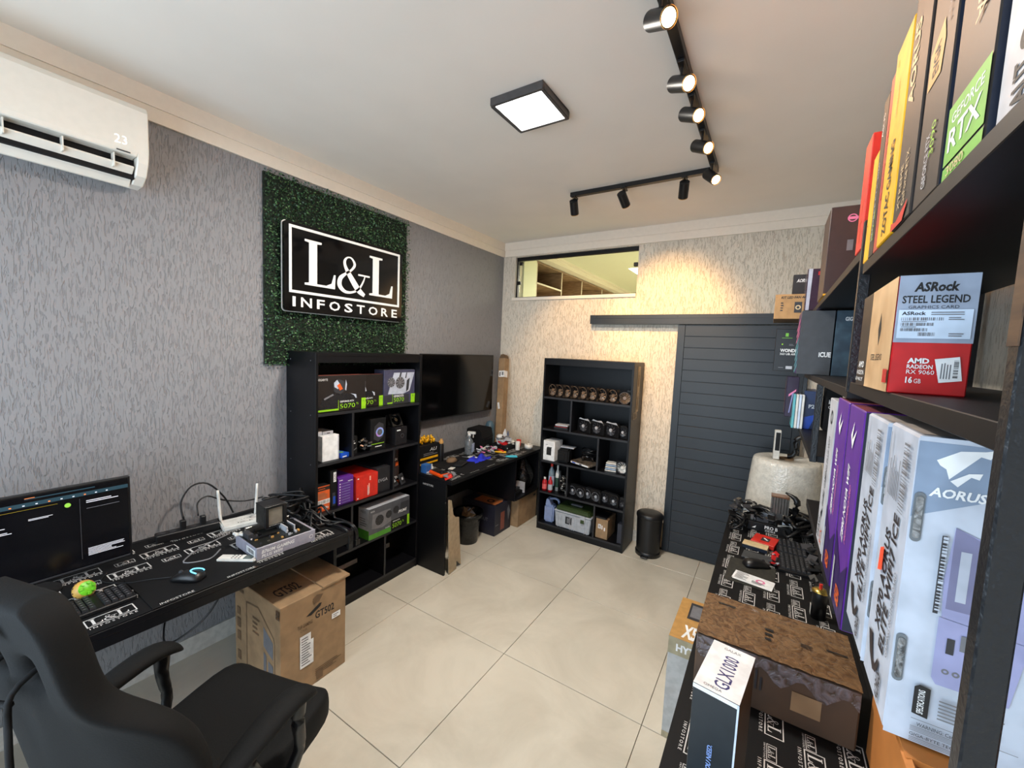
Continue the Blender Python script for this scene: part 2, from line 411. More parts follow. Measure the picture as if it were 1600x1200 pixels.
light('next room lamp', 'AREA', (1.7, 4.2, 2.9), (0, 0, -1), 170, (1.0, 0.95, 0.8), shape='SQUARE', size=1.5)
nw = thing('wall_cabinet', 'light oak cabinet of open compartments seen through the high window', 'cabinet', (0.12, 2.5, 0))
B().box(-.4, 0, 0, -.38, 5.699, 2.87, OAK).build('back_panel', nw)
B().box(-.38, 0, 2.85, 0, 5.699, 2.87, OAK).box(-.38, 0, 2.6, -.004, .7, 2.62, OAK).box(-.004, 0, 2.6, 0, .7, 2.62, OAKE).box(-.38, 0, 0, 0, 5.699, .05, OAK).build('shelf', nw)
for y in (0, 0.7, 1.39, 2.25, 3.2, 4.3, 5.68):
    B().box(-.38, y, .05, -.006, y + .018, 2.85, OAK).box(-.006, y, .05, 0, y + .018, 2.85, OAKE).build('divider', nw)
B().box(-.38, -.30, 0, 0.0, -.001, 2.87, NX).build('end_panel', nw)
# ---- sliding door
DOOR = mat('dark blue grey door paint', (27, 34, 42), 0.42, var=0.05, scale=5)
door = struct(B().box(1.906, YB - .045, 0.01, 2.86, YB - .025, 2.06, DOOR), 'door_1')
B().box(1.906, YB - .055, 0.01, 1.965, YB - .045, 2.06, DOOR).build('stile', door, bevel=.001)
B().box(2.80, YB - .055, 0.01, 2.86, YB - .045, 2.06, DOOR).build('stile', door, bevel=.001)
for i in range(21):
    z = 0.012 + i * 0.0975
    B().box(1.967, YB - .054, z + .002, 2.798, YB - .045, min(z + .0955, 2.058), DOOR).build('slat', door, bevel=.0015)
struct(B().box(1.094, YB - .075, 2.066, 2.95, YB, 2.15, DOOR).box(1.094, YB - .078, 2.118, 2.95, YB - .075, 2.15, DOOR), 'trim_4')
for x in (1.16, 1.9, 2.3): B().cyl((x, YB - .0785, 2.134), (x, YB - .081, 2.134), .006, BLK2, n=8).build('bolt', bpy.data.objects['trim_4'])
struct(B().box(1.72, YB - .03, 0.0, 2.4, YB - .013, .012, BLK), 'trim_5')
# ================================================================= CEILING LIGHTS
lamp = thing('ceiling_panel_light', 'square surface-mounted LED panel glowing white on the ceiling', 'light', (1.55, -.16, ZC))
FRG = mat('dark grey lamp frame', (70, 68, 68), 0.4)
b = B()
for a in ((-.14, -.14, .14, -.122), (-.14, .122, .14, .14), (-.14, -.122, -.122, .122), (.122, -.122, .14, .122)): b.box(a[0], a[1], -.036, a[2], a[3], 0, FRG)
b.build('frame', lamp, bevel=.003)
B().box(-.122, -.122, -.033, .122, .122, -.02, mat('lamp diffuser', (255, 255, 255), emit=11)).build('diffuser', lamp)
light('panel light', 'AREA', (1.55, -.16, ZC - .045), (0, 0, -1), 62, (1.0, 0.93, 0.83), shape='SQUARE', size=0.24)
trk = thing('lighting_track', 'L-shaped black lighting track on the ceiling', 'track', (2.235, .93, ZC))
B().box(-.965, -.018, -.03, .018, .018, 0, BLK2).build('rail', trk, bevel=.002)
B().box(-.018, -2.3, -.03, .018, -.018, 0, BLK2).build('rail', trk, bevel=.002)
LENS = mat('warm lamp lens', (255, 206, 140), emit=16)
heads = [((1.30, .93), (-.25, 1, -1.0), 1, 'leftmost'), ((1.67, .93), (.15, 1, -.72), 1, 'middle'), ((2.06, .93), (-.25, 1, -.95), 1, 'rightmost'),
         ((2.235, .80), (.55, -.5, -.6), 0, 'corner'), ((2.235, .40), (.75, -.55, -.5), 0, 'second from the corner'), ((2.235, .08), (.75, -.55, -.5), 0, 'third from the corner'), ((2.235, -.16), (.75, -.6, -.5), 0, 'fourth from the corner'), ((2.235, -.52), (.75, -.6, -.55), 0, 'nearest'),
         ((2.235, -.92), (1, -.1, -.12), 2, 'added unseen ninth'), ((2.235, -1.28), (1, -.1, -.12), 2, 'added unseen tenth')]  # last two heads are unseen, added to bounce orange light onto the ceiling
for (x, y), d, short, wch in heads:
    lab = ('%s of the three black spotlights on the short track pointing at the back wall' % wch) if short == 1 else ('%s black spotlight with a glowing lens on the long track' % wch)
    t = thing('spotlight', lab, 'light', (x, y, ZC - .03), 0, 'spotlights on the ceiling track')
    d = Vector(d).normalized()
    B().box(-.014, -.035, -.012, .014, .035, 0, BLK2).build('adapter', t, bevel=.002)
    B().cyl((0, 0, -.012), (0, 0, -.045), .006, BLK2, n=8).build('stem', t)
    c = Vector((0, 0, -.075)); r = .030
    p0, p1 = c - d * .05, c + d * .05
    b = B(); bd = b.cyl(p0, p1, r, BLK2, n=24).build('lamp_body', t, bevel=0)
    b = B(); b.cyl(p1 + d * .0005, p1 + d * .002, r * .82, LENS, n=20).build('lens', bd)
    b = B(); b.cyl(p1, p1 + d * .004, r * .99, GOLD, r1=r * .99, n=24, caps=False).build('rim', bd)
    P = Vector((x, y, ZC - .03)) + p1 + d * .012
    light('spot', 'SPOT', P, d, (58, 4.5, 170)[(1, 2).index(short) * 2 if short else 1], (1.0, 0.56, 0.18) if short == 1 else ((1.0, .5, .22) if not short else (1, .36, .12)), spot_size=1.15 if short else 1.3, spot_blend=0.7, shadow_soft_size=.02)
# ================================================================= AIR CONDITIONER
ac = thing('air_conditioner', 'white split air conditioner high on the grey wall with a lit 23 display', 'air conditioner', (0, -1.62, 2.45))
AC = mat('white air conditioner plastic', (226, 220, 208), 0.35, var=0.01)
prof = [(0.002, .03), (.05, .0), (.115, .005), (.165, .035), (.195, .085), (.205, .13), (.205, .30), (.19, .325), (.15, .335), (.002, .335)]
b = B(Matrix(((1, 0, 0, 0), (0, 0, -1, 0), (0, 1, 0, 0), (0, 0, 0, 1))))
n = len(prof)
lo = [p for p in prof[:2]] + [(.075, .02), (.09, .055), (.15, .105), (.2, .105)] + prof[5:]
b.prism(lo, -.375, .375, AC); b.prism(prof, .375, .415, AC); b.prism(prof, -.415, -.375, AC)
hsg = b.build('housing', ac, bevel=.004)
b = B().box(.085, -.375, .02, .15, .375, .1, BLKM); b.build('air_outlet', ac)
b = B(Matrix.Translation((.135, 0, .03)) @ Matrix.Rotation(-.75, 4, 'Y')); b.box(-.055, -.37, -.004, .055, .37, .004, AC); b.build('flap', ac, bevel=.003)
for i in range(5): B().box(.12, -.3 + i * .15, .045, .185, -.296 + i * .15, .1, AC).build('vane', ac)
b = B(Matrix.Translation((.2055, .24, .105))); F = Matrix(((0, 0, 1, 0), (1, 0, 0, 0), (0, 1, 0, 0), (0, 0, 0, 1)))
LED = mat('display glow', (255, 255, 255), emit=1.1)
b.text('23', .06, .034, .1, .068, LED, F, 0, bold=-.012); b.build('display', hsg)
b = B(Matrix.Translation((.2055, -.38, .105))); art(b, F, 1, 1, [('lines', .05, .045, .17, .06, 1, GREY), ('lines', .08, .03, .15, .038, 1, GREY)]); b.build('lettering', ac)
B(Matrix.Translation((.2055, .24, .105))).box(0, .065, .004, .0008, .11, .009, DGREY).build('marking', hsg)
# ================================================================= GREEN WALL + SIGN
gw = thing('artificial_hedge_panel', 'dark green artificial boxwood hedge panel on the grey wall behind the sign', 'hedge panel', (0, -.065, 1.62))
B().box(.001, -.56, .01, .014, .56, 1.15, mat('dark green backing', (16, 28, 16), .9)).build('backing', gw)
LV = [mat('leaf green %d' % i, c, 0.45, var=.15) for i, c in enumerate(((44, 74, 44), (60, 96, 58), (30, 54, 32), (92, 128, 80)))]
b = B(); R = random.Random(3)
for i in range(15000):
    y = R.uniform(-.565, .57); z = R.uniform(0, 1.165); x = R.uniform(.014, .044)
    l = R.uniform(.009, .017); wd = l * .36
    a = R.uniform(0, 2 * PI); el = R.uniform(.1, 1.1)
    d = Vector((math.sin(el), math.cos(el) * math.cos(a), math.cos(el) * math.sin(a)))
    s_ = d.cross(Vector((R.uniform(-1, 1), R.uniform(-1, 1), R.uniform(-1, 1)))).normalized() * wd
    c = Vector((x, y, z))
    b.add([c, c + d * l * .5 + s_, c + d * l, c + d * l * .5 - s_], [(0, 1, 2, 3)], LV[min(3, int(R.random() ** 1.6 * 4))])
o = b.build('foliage', gw); o['kind'] = 'stuff'
sg = thing('store_sign', 'glossy black wall sign reading L&L INFOSTORE in white raised letters', 'sign', (.052, -.068, 1.965))
def rrect(x0, y0, x1, y1, r, n=6, corners=(1, 1, 1, 1)):
    P = []
    for (cx, cy, a0, k) in ((x1 - r, y0 + r, -PI / 2, 0), (x1 - r, y1 - r, 0, 1), (x0 + r, y1 - r, PI / 2, 2), (x0 + r, y0 + r, PI, 3)):
        for i in range(n + 1):
            t = a0 + PI / 2 * i / n; P.append((cx + r * math.cos(t), cy + r * math.sin(t)))
    return P
F = Matrix(((0, 0, 1, 0), (1, 0, 0, 0), (0, 1, 0, 0), (0, 0, 0, 1)))
sb = B(); sb.prism(rrect(-.47, 0, .47, .545, .022), 0, .02, BLKG, F); sb.build('board', sg)
B().prism(rrect(-.474, -.004, .474, .549, .024), -.006, 0, WHTP, F).build('backing_edge', sg)
for yy in (-.3, .3): B().box(-.05, yy - .02, .1, -.006, yy + .02, .14, BLK2).build('spacer', sg)
WS = mat('white acrylic letters', (236, 234, 230), .4, var=.01)
FR = Matrix.Translation((.0205, 0, 0)) @ F
b = B()
for a in ((-.44, .115, .44, .131), (-.44, .51, .44, .526), (-.44, .131, -.424, .51), (.424, .131, .44, .51)): b.box(0, a[0], a[1], .004, a[2], a[3], WS, Matrix.Translation((.0202, 0, 0)))
b.build('border', sg)
b = B(); lpoly(b, WS, FR, -.34, .175, .285, 0.0, .004); b.build('letter', sg)
b = B(); b.ribbon([(-.115 + p[0] * .235, .168 + p[1] * .245, p[2] * .255) for p in AMP], WS, FR, .004, n=6)
b.flat([(.055, .31), (.155, .31), (.155, .298), (.055, .298)], WS, FR, .0042); b.build('ampersand', sg)
b = B(); lpoly(b, WS, FR, .155, .175, .285, 0.0, .004); b.build('letter', sg)
b = B(); x = -.42
for ch, wd in zip('INFOSTORE', (.02, .074, .055, .082, .066, .068, .082, .066, .055)):
    b.text(ch, x, .03, x + wd, .092, WS, FR, .003, bold=.02); x += wd + .034
b.build('lettering', sg)
# ================================================================= TELEVISION
tv = thing('television', 'large black wall-mounted flat television beside the tall black bookcase', 'television', (0, 1.17, 1.118))
B().box(.045, -.535, 0, .078, .545, .597, BLK2).build('bezel', tv, bevel=.004)
B().box(.0785, -.528, .012, .0795, .538, .59, mat('television glass', (5, 5, 6), .12)).build('screen', tv)
B().box(.001, -.2, .2, .045, .2, .45, BLK2).build('wall_bracket', tv)
tag(B().tube([(.04, .68, 1.14), (.05, .67, 1.05), (.045, .66, .96), (.05, .62, .90)], .0035, BLK2).build('power_cable'), 'thin black cable hanging down the wall below the television', 'cable')
# ================================================================= BOOKCASES (two of one kind)
def bookcase(loc, rz, label, divs):
    W, Dp, H = .88, .32, 1.715
    t = thing('bookcase', label, 'bookcase', loc, rz, 'tall black bookcases')
    for s in (0, 1):
        x = s * (W - .018)
        B().box(x, 0, 0, x + .018, Dp, H, BLK).build('side_panel', t, bevel=.0008)
    B().box(.018, Dp - .006, 0, W - .018, Dp, H, BLK).build('back_panel', t)
    B().box(.018, .0, H - .018, W - .018, Dp - .006, H, BLK).build('top_panel', t)
    B().box(.018, .004, H - .062, W - .018, .02, H - .018, BLK).build('header', t)
    B().box(.018, .004, 0, W - .018, .02, .053, BLK).build('plinth', t)
    for z in (.071, .39, .705, 1.025, 1.34):
        B().box(.018, .001, z - .018, W - .018, Dp - .006, z, BLK).box(.018, .0, z - .018, W - .018, .001, z, BLKE).build('shelf', t)
    for x, z in divs:
        zt = {.071: .372, .39: .687, .705: 1.007, 1.025: 1.322}[z]
        B().box(x - .008, .002, z, x + .008, Dp - .006, zt, BLK).box(x - .008, .001, z, x + .008, .002, zt, BLKE).build('divider', t)
    b = B()
    for z in (.38, .7, 1.02, 1.33, H - .05):
        for y in (.05, .27):
            b.cyl((-.0012, y, z), (0, y, z), .0035, GREY, n=8); b.cyl((W, y, z), (W + .0012, y, z), .0035, GREY, n=8)
    b.build('screw_caps', t)
    return t
# A: local x -> world y, front (local y=0) faces +x
bcA = bookcase((.32, -.487, 0), PI / 2, 'tall black bookcase against the grey wall below the hedge panel, holding product boxes', [(.265, 1.025), (.62, .705), (.265, .39), (.55, .071)])
bcB = bookcase((.75, 1.62, 0), 0, 'tall black bookcase against the beige back wall, holding fans and graphics cards', [(.31, 1.025), (.595, .705), (.305, .39), (.597, .071)])
b = B(); F_, U, V = Matrix(((0, 0, 1, .8815), (1, 0, 0, 0), (0, 1, 0, 0), (0, 0, 0, 1))), 1, 1
b.flat([(.12, 1.27), (.2, 1.27), (.2, 1.68), (.12, 1.68)], mat('aged paper', (176, 156, 128), .6), F_, 0); b.flat([(.05, 1.21), (.17, 1.21), (.17, 1.27), (.05, 1.27)], mat('grey label', (150, 138, 120), .6), F_, 0)
art(b, F_, 1, 1, [('vlines', .135, 1.5, .185, 1.67, 3, INK), ('vlines', .14, 1.29, .18, 1.45, 3, INK), ('lines', .06, 1.215, .16, 1.265, 4, INK)])
b.build('paper_label', bcB)
# ================================================================= CONTENTS OF THE LEFT BOOKCASE
SHINE = mat('dark glossy card', (34, 32, 34), .25)
BRN = mat('dark brown card', (32, 26, 24), .45)
SIL = mat('silver print', (176, 182, 196), .35)
LAV = mat('pale violet print', (130, 128, 176), .4)
PINK = mat('pink print', (220, 120, 160), .5)
def dark_gpu(ext, lab, ty, grp='large dark graphics card boxes on the top shelf'):
    return carton('graphics_card_box', lab, 'box', ext, BRN, [('+x', [
        ('t', 'GIGABYTE', .02, .86, .2, .92, WHT), ('p', [(.02, .1), (.1, .38), (.3, .52), (.45, .5), (.62, .5), (.78, .38), (.8, .1)], SHINE),
        ('p', [(.12, .38), (.3, .50), (.32, .46), (.14, .34)], GREY), ('p', [(.32, .55), (.3, .78), (.4, .9), (.52, .84), (.56, .6), (.46, .48)], DGREY),
        ('p', [(.32, .8), (.38, .88), (.46, .72), (.40, .62), (.33, .68)], SIL), ('p', [(.38, .72), (.44, .78), (.5, .62), (.44, .58)], ORG), ('p', [(.56, .88), (.585, .75), (.57, .56), (.545, .6)], SIL),
        ('p', [(.66, .48), (.78, .44), (.8, .34), (.77, .34), (.74, .42)], SIL),
        ('r', .0, .03, .41, .08, LIME), ('r', .405, .03, .415, .31, LIME), ('t', 'GEFORCE RTX', .44, .24, .74, .29, WHT, {'bold': .02}), ('t', '5070', .44, .07, .76, .2, LIME), ('t', 'Ti', .78, .14, .83, .2, LIME),
        ('r', .9, .0, 1.0, .32, LIME), ('t', '5', .93, .22, .96, .27, GREEN)])], grp, bevel=.002, facem={'top': mat('reddish card', (120, 62, 52), .5)})
dark_gpu((.225, -.464, 1.3405, .30, -.112, 1.572), 'leftmost dark graphics card box with green 5070 Ti print on the top shelf', '')
carton('graphics_card_box', 'second dark 5070 Ti graphics card box right of the leftmost one', 'box', (.19, -.109, 1.3405, .262, .068, 1.568), BRN, [('+x', [
    ('p', [(0, .3), (.1, .45), (.3, .5), (.55, .46), (.62, .34), (.3, .2), (0, .2)], SHINE), ('p', [(.1, .88), (.14, .8), (.14, .62), (.2, .5), (.12, .48), (.06, .6), (.1, .7)], SIL), ('p', [(.45, .48), (.58, .44), (.6, .34), (.55, .34), (.52, .4)], SIL),
    ('t', 'FORCE RTX', .02, .24, .5, .29, WHT, {'bold': .02}), ('t', '070', .04, .07, .52, .2, LIME), ('t', 'Ti', .56, .14, .66, .2, LIME), ('r', .8, 0, 1, .32, LIME), ('t', '5', .87, .22, .93, .27, GREEN)])], 'large dark graphics card boxes on the top shelf', bevel=.002, facem={'top': MATS['reddish card']})
carton('graphics_card_box', 'grey violet graphics card box with fan picture and green 5070 print, top shelf', 'box', (.16, .071, 1.3405, .27, .372, 1.595), mat('slate card', (66, 66, 88), .4),
       [('+x', [('p', [(.12, .3), (.3, .92), (.98, .92), (.82, .36), (.6, .28)], SIL), ('p', [(.5, .92), (.55, .92), (.5, .7), (.44, .7)], DGREY), ('p', [(.7, .92), (.73, .92), (.7, .75), (.66, .75)], DGREY), ('fan', .5, .62, .15, DGREY, GREY), ('fan', .22, .64, .12, DGREY, GREY), ('p', [(.72, .68), (.82, .76), (.78, .4), (.7, .34)], DGREY),
                ('r', .0, .0, .8, .27, DGREY), ('r', .1, .02, .26, .06, LIME), ('r', .255, .03, .265, .3, LIME), ('t', 'GEFORCE RTX', .3, .2, .62, .26, WHT, {'bold': .02}), ('t', '5070', .3, .06, .63, .18, LIME), ('r', .86, .0, 1.0, .27, LIME), ('t', '5', .91, .18, .95, .23, GREEN)])], 'graphics card boxes', facem={'top': SIL})
for i, (y0, y1, h, x1) in enumerate(((-.467, -.452, .20, .21), (-.448, -.424, .195, .225), (-.42, -.392, .185, .24))):
    carton('slim_box', '%s slim grey and white box standing at the left end of the second shelf' % ('leftmost', 'second', 'third')[i], 'box', (.08, y0, 1.0255, x1, y1, 1.0255 + h), GRYW, [('+x', [('r', .2, .8, .8, .84, GREY)])], 'slim white boxes on the second shelf')
carton('slim_box', 'plain white front box standing before the slim white boxes on the second shelf', 'box', (.245, -.423, 1.0255, .292, -.306, 1.188), WHT, [('+x', [('r', .92, .02, .97, .98, GRYW)])], 'slim white boxes on the second shelf')
carton('slim_box', 'tall white box behind the plain front one with a dark slot on top', 'box', (.1, -.385, 1.0255, .235, -.31, 1.205), GRYW, [('+x', [('r', .4, .92, .7, .95, DGREY)])], 'slim white boxes on the second shelf')
carton('drive_box', 'flat blue box lying in front of the white boxes on the second shelf', 'box', (.20, -.30, 1.0255, .298, -.235, 1.055), BLU, [('top', [('p', [(.4, .5), (.6, .75), (.8, .5), (.6, .25)], LIME), ('lines', .1, .3, .35, .5, 2, WHT)]), ('+x', [('r', .05, .2, .6, .45, WHT)])], rz=.18)
carton('small_box', 'small black box with white print left of the fans compartment on the second shelf', 'box', (.2, -.21, 1.0255, .27, -.15, 1.15), BLKM, [('+x', [('lines', .2, .55, .8, .8, 2, WHT), ('p', [(.1, .1), (.9, .3), (.9, .36), (.1, .16)], GREY)])])
def heap(name, label, cat, loc, n, sx, sy, sz, mats_, seed, group=None, smin=.01, smax=.035):
    t = thing(name, label, cat, loc, 0, group); R = random.Random(seed)
    for k, m in enumerate(mats_):
        b = B()
        for i in range(n // len(mats_)):
            T = Matrix.Translation((R.uniform(-sx, sx), R.uniform(-sy, sy), R.uniform(.012, sz))) @ Euler((R.uniform(-.6, .6), R.uniform(-.6, .6), R.uniform(0, 3))).to_matrix().to_4x4()
            a, c, e = R.uniform(smin, smax) / 2, R.uniform(smin, smax) / 2, R.uniform(.004, .012)
            b.box(-a, -c, -e / 2, a, c, e / 2, m, T)
        b.build(('piece', 'fitting', 'bracket', 'clip')[k % 4], t, bevel=.0008)
    return t
heap('bracket_set', 'small pile of metal brackets and black fittings on the second shelf', 'hardware', (.25, -.085, 1.0255), 26, .03, .035, .09, [BLK2, STEEL, DGREY], 5)
RGB = mat('rainbow ring print', (190, 120, 200), .4, rgb2=(90, 170, 230), scale=12)
carton('cooler_box', 'black processor cooler box with a colourful ringed fan picture on the second shelf', 'box', (.14, -.045, 1.0255, .275, .088, 1.25), BLKM, [('+x', [('p', [(.2, .35), (.25, .75), (.55, .88), (.85, .8), (.85, .4), (.5, .25)], DGREY), ('o', .6, .55, .26, .17, RGB), ('fan', .6, .55, .16, BLK2, GREY), ('r', .0, .18, .9, .2, LIME), ('lines', .3, .07, .75, .13, 1, WHT)])])
carton('cooler_box', 'black box with a small white label at the right end of the second shelf', 'box', (.15, .175, 1.0255, .285, .288, 1.16), SHINE, [('+x', [('r', .1, .8, .42, .87, WHT), ('o', .58, .5, .16, .1, DGREY)])])
t = thing('processor_cooler', 'loose black fan tilted on the black box at the second shelf right end', 'cooler', (.22, .225, 1.205), 0)
b = B(Matrix.Rotation(PI / 2, 4, 'Z') @ Matrix.Rotation(-.5, 4, 'X')); fan(b, I4, .1, .025, BLK2, BLKG); b.build('fan_frame', t)
b = B(Matrix.Rotation(PI / 2, 4, 'Z')); b.box(-.045, .02, -.04, .045, .06, .035, DGREY); b.build('heatsink', t, bevel=.002)
# third shelf
carton('graphics_card_box', 'orange box with a white label strip at the left end of the third shelf', 'box', (.16, -.462, .7055, .29, -.37, .87), BLKM,
       [('+x', [('r', 0, 0, 1, 1, ORG), ('r', 0, .82, 1, .96, BRN), ('lines', .15, .86, .8, .92, 1, ORG), ('r', 0, .28, 1, .46, WHT), ('bar', .05, .31, .95, .43, GREY, 0), ('t', 'NVMe', .45, .08, .9, .18, WHT, {'bold': .02}), ('lines', .1, .5, .9, .75, 4, KRAFT)])])
carton('motherboard_box', 'tall black box with white print behind the orange box on the third shelf', 'box', (.05, -.46, .7055, .155, -.375, .965), BLKM, [('+x', [('t', 'ASUS', .3, .87, .85, .93, WHT), ('t', 'DUAL', .3, .75, .75, .8, GREY)])])
carton('motherboard_box', 'narrow black box with a white tag between the orange and the purple box', 'box', (.1, -.362, .7055, .285, -.314, .955), BLKM, [('+x', [('r', .45, .68, .85, .94, WHT), ('t', 'DUAL', .5, .72, .8, .9, INK, {'rot': 1}), ('r', .3, .05, .7, .4, DGREY), ('r', .4, .1, .75, .3, BLU)])])
carton('motherboard_box', 'purple product box with white icons beside the narrow black box on the third shelf', 'box', (.09, -.306, .7055, .287, -.19, .89), PUR, [('+x', [('lines', .05, .88, .4, .94, 1, WHT), ('lines', .62, .8, .95, .86, 1, WHT)] + [('r', .06, .06 + i * .1, .14, .10 + i * .1, WHT) for i in range(8)] + [('r', .2, .07 + i * .1, .75, .09 + i * .1, LAV) for i in range(8)])])
carton('graphics_card_box', 'bright red box filling the middle of the third shelf', 'box', (.04, -.182, .7055, .305, .0, .872), RED, [('+x', [('r', .6, .72, .66, .9, mat('pale red print', (240, 170, 150), .5)), ('r', .56, .15, .6, .6, mat('pale red print', (0, 0, 0))), ('vlines', .5, .1, .58, .62, 2, WHT), ('r', .05, .88, .12, .93, WHT), ('r', .04, .05, .1, .1, WHT)])])
carton('power_supply_box', 'dark grey box with light lettering right of the bright red box', 'box', (.04, .004, .7055, .29, .124, .885), mat('charcoal card', (32, 32, 36), .5), [('+x', [('t', 'EVGA', .1, .42, .8, .55, GRYW)])])
BRZ = mat('brown printed card', (52, 38, 34), .35)
for z, lab, dx in ((.7055, 'lower of two dark brown processor boxes at the right end of the third shelf', 0), (.845, 'upper of two dark brown processor boxes at the right end of the third shelf', .01)):
    carton('processor_box', lab, 'box', (.12 - dx, .145, z, .235 - dx, .26, z + .1385), BRZ, [('+x', [('t', 'RYZEN', .3, .3, .9, .44, WHT, {'bold': .015}), ('r', .0, 0, .12, 1, mat('brown stripe print', (130, 80, 60), .5)), ('r', .75, .0, 1, .2, ORG), ('o', .55, .68, .26, .18, DGREY)])], 'processor boxes')
for i, (y, z, r, lab) in enumerate(((.20, .7055, .9, 'left'), (.27, .7055, 1.1, 'right'))):
    t = thing('memory_pack', '%s of two small clear-front drive packs leaning in front of the processor boxes' % lab, 'package', (.275, y, z), .35)
    b = B(Matrix.Rotation(r - 1.5, 4, 'Y')); b.box(-.006, -.03, 0, .006, .03, .08, DGREY); b.build('carton', t, bevel=.001)
    b = B(Matrix.Rotation(r - 1.5, 4, 'Y')); b.box(.006, -.02, .015, .0085, .02, .065, INK); b.box(.0085, -.015, .03, .009, .01, .05, GRYW); b.build('drive', t)
# fourth shelf
carton('graphics_card_box', 'grey and green 5070 Ti graphics card box on the fourth shelf', 'box', (.205, -.085, .3905, .32, .298, .615), mat('mid grey card', (74, 76, 82), .35),
       [('+x', [('r', 0, 0, .52, .16, GREEN), ('r', .52, 0, 1, .36, BLKM), ('p', [(.06, .34), (.08, .8), (.5, .8), (.52, .36), (.3, .26)], GREY), ('fan', .24, .55, .1, BLK2, DGREY), ('fan', .46, .62, .075, BLK2, DGREY), ('fan', .64, .68, .075, BLK2, DGREY), ('p', [(.72, .5), (.76, .86), (.98, .86), (.98, .5)], DGREY), ('t', 'ASUS', .03, .88, .12, .93, WHT), ('t', 'PRIME', .7, .52, .92, .62, WHT, {'bold': .02, 'shear': .2}), ('t', 'GEFORCE RTX', .56, .28, .74, .32, WHT, {'bold': .02}), ('t', '5070', .55, .08, .78, .23, LIME), ('t', 'Ti', .8, .16, .84, .23, LIME), ('r', .93, .0, .99, .36, LIME), ('t', '16GB', .38, .18, .48, .22, WHT)]),
        ('-y', [('r', 0, .3, 1, 1, GRYW), ('r', 0, 0, 1, .3, GREEN), ('t', 'ASUS', .2, .85, .7, .92, NAVY), ('lines', .15, .4, .85, .7, 4, GREY)])], facem={'top': GRYW})
tag(B().tube([(.33, -.32, .76), (.36, -.3, .7), (.36, -.27, .6), (.35, -.29, .52), (.38, -.3, .6), (.37, -.33, .7)], .004, BLK2).build('cable_loop'), 'loose black cable hanging in front of the left bookcase', 'cable') if 0 else None
# ================================================================= LEFT DESK
def mat_logos(b, T, W, H, step, size, z, m, seed=1):
    """rows of emblems, large and small, u = reading direction"""
    v = .03; row = 0
    while v + size * .57 < H:
        u = .02 + (step * .5 if row % 2 else 0)
        while u + size < W:
            emblem(b, T, u, v, size, m, z)
            if u + size + step * .35 < W: emblem(b, T, u + size + step * .16, v + size * .12, size * .5, m, z)
            u += step
        v += size * .57 + .03; row += 1
MATB = mat('black desk mat rubber cloth', (9, 9, 11), .65, bump=.1, scale=300, spec=.25)
PRW = mat('white mat print', (200, 198, 196), .6)
dk = thing('desk', 'long black desk along the grey wall, carrying the monitor', 'desk', (0, -1.75, 0))
B().box(.02, -1.2, .725, .745, 1.225, .75, BLK).build('desktop', dk, bevel=.001)
B().box(.715, -1.2, .685, .744, 1.225, .7245, BLK).build('front_rail', dk, bevel=.001)
B().box(.06, 1.20, 0, .60, 1.22, .7245, BLK).build('leg_panel', dk, bevel=.001)
B().box(.06, -1.2, 0, .70, -1.18, .685, BLK).build('leg_panel', dk, bevel=.001)
t = thing('desk_mat', 'black desk mat printed with repeating white emblems on the left desk', 'desk mat', (.05, -1.93, .7505))
B().box(0, -1, 0, .69, 1.35, .0025, MATB).build('mat_body', t)
b = B(); T = Matrix(((0, -1, 0, .69), (1, 0, 0, -1.0), (0, 0, 1, 0), (0, 0, 0, 1)))
mat_logos(b, T, 2.35, .68, .27, .135, .0032, PRW); b.build('printed_artwork', t)
# monitor
mo = thing('monitor', 'wide black monitor showing a dark screen with lines of text on the left desk', 'monitor', (.27, -1.665, .753))
b = B(); b.box(-.012, -.335, .04, .012, .335, .405, BLK2); b.build('bezel', mo, bevel=.003)
SCR = mat('dark screen glow', (12, 12, 16), .2); SCT = mat('teal toolbar glow', (26, 50, 60), emit=.9); SCW = mat('white text glow', (190, 190, 196), emit=.9); SCY = mat('yellow line glow', (150, 130, 30), emit=.9); SCO = mat('orange tab glow', (220, 120, 50), emit=1.0)
B().box(.0122, -.326, .05, .0134, .326, .397, SCR).build('screen', mo)
b = B(); Fs = Matrix(((0, 0, 1, .0136), (1, 0, 0, -.326), (0, 1, 0, .05), (0, 0, 0, 1)))
art(b, Fs, .652, .347, [('r', 0, .93, 1, .96, SCR), ('r', 0, .885, 1, .93, SCT), ('r', .55, .962, .59, .98, SCO), ('lines', .1, .955, .4, .985, 1, SCW), ('lines', .55, .955, .98, .985, 1, SCT), ('lines', .02, .85, .78, .856, 1, SCY), ('o', .72, .81, .014, 0, mat('green icon glow', (120, 170, 60), emit=.9)),
    ('r', .77, .12, .774, .86, DGREY), ('lines', .36, .62, .5, .70, 5, SCW), ('lines', .56, .72, .68, .745, 2, SCW), ('lines', .02, .45, .1, .62, 5, SCW), ('lines', .05, .20, .55, .25, 2, SCW), ('lines', .8, .14, .98, .24, 7, SCW), ('lines', .8, .79, .95, .83, 2, SCW), ('lines', .8, .72, .97, .735, 1, GREY),
    ('r', .0, .0, 1, .02, DGREY)] + [('r', .04 + i * .05, .9, .049 + i * .05, .912, SCW if i % 3 else SCO) for i in range(18)])
b.build('screen_content', mo)
B().box(-.04, -.03, .06, -.012, .03, .3, BLK2).box(-.02, -.02, .005, -.012, .02, .2, BLK2).build('stand_column', mo, bevel=.003)
B().lathe([(.001, 0), (.1, 0), (.1, .006), (.03, .012), (.001, .014)], BLK2, c=(.0, 0, 0), sy=1.2).build('stand_base', mo)
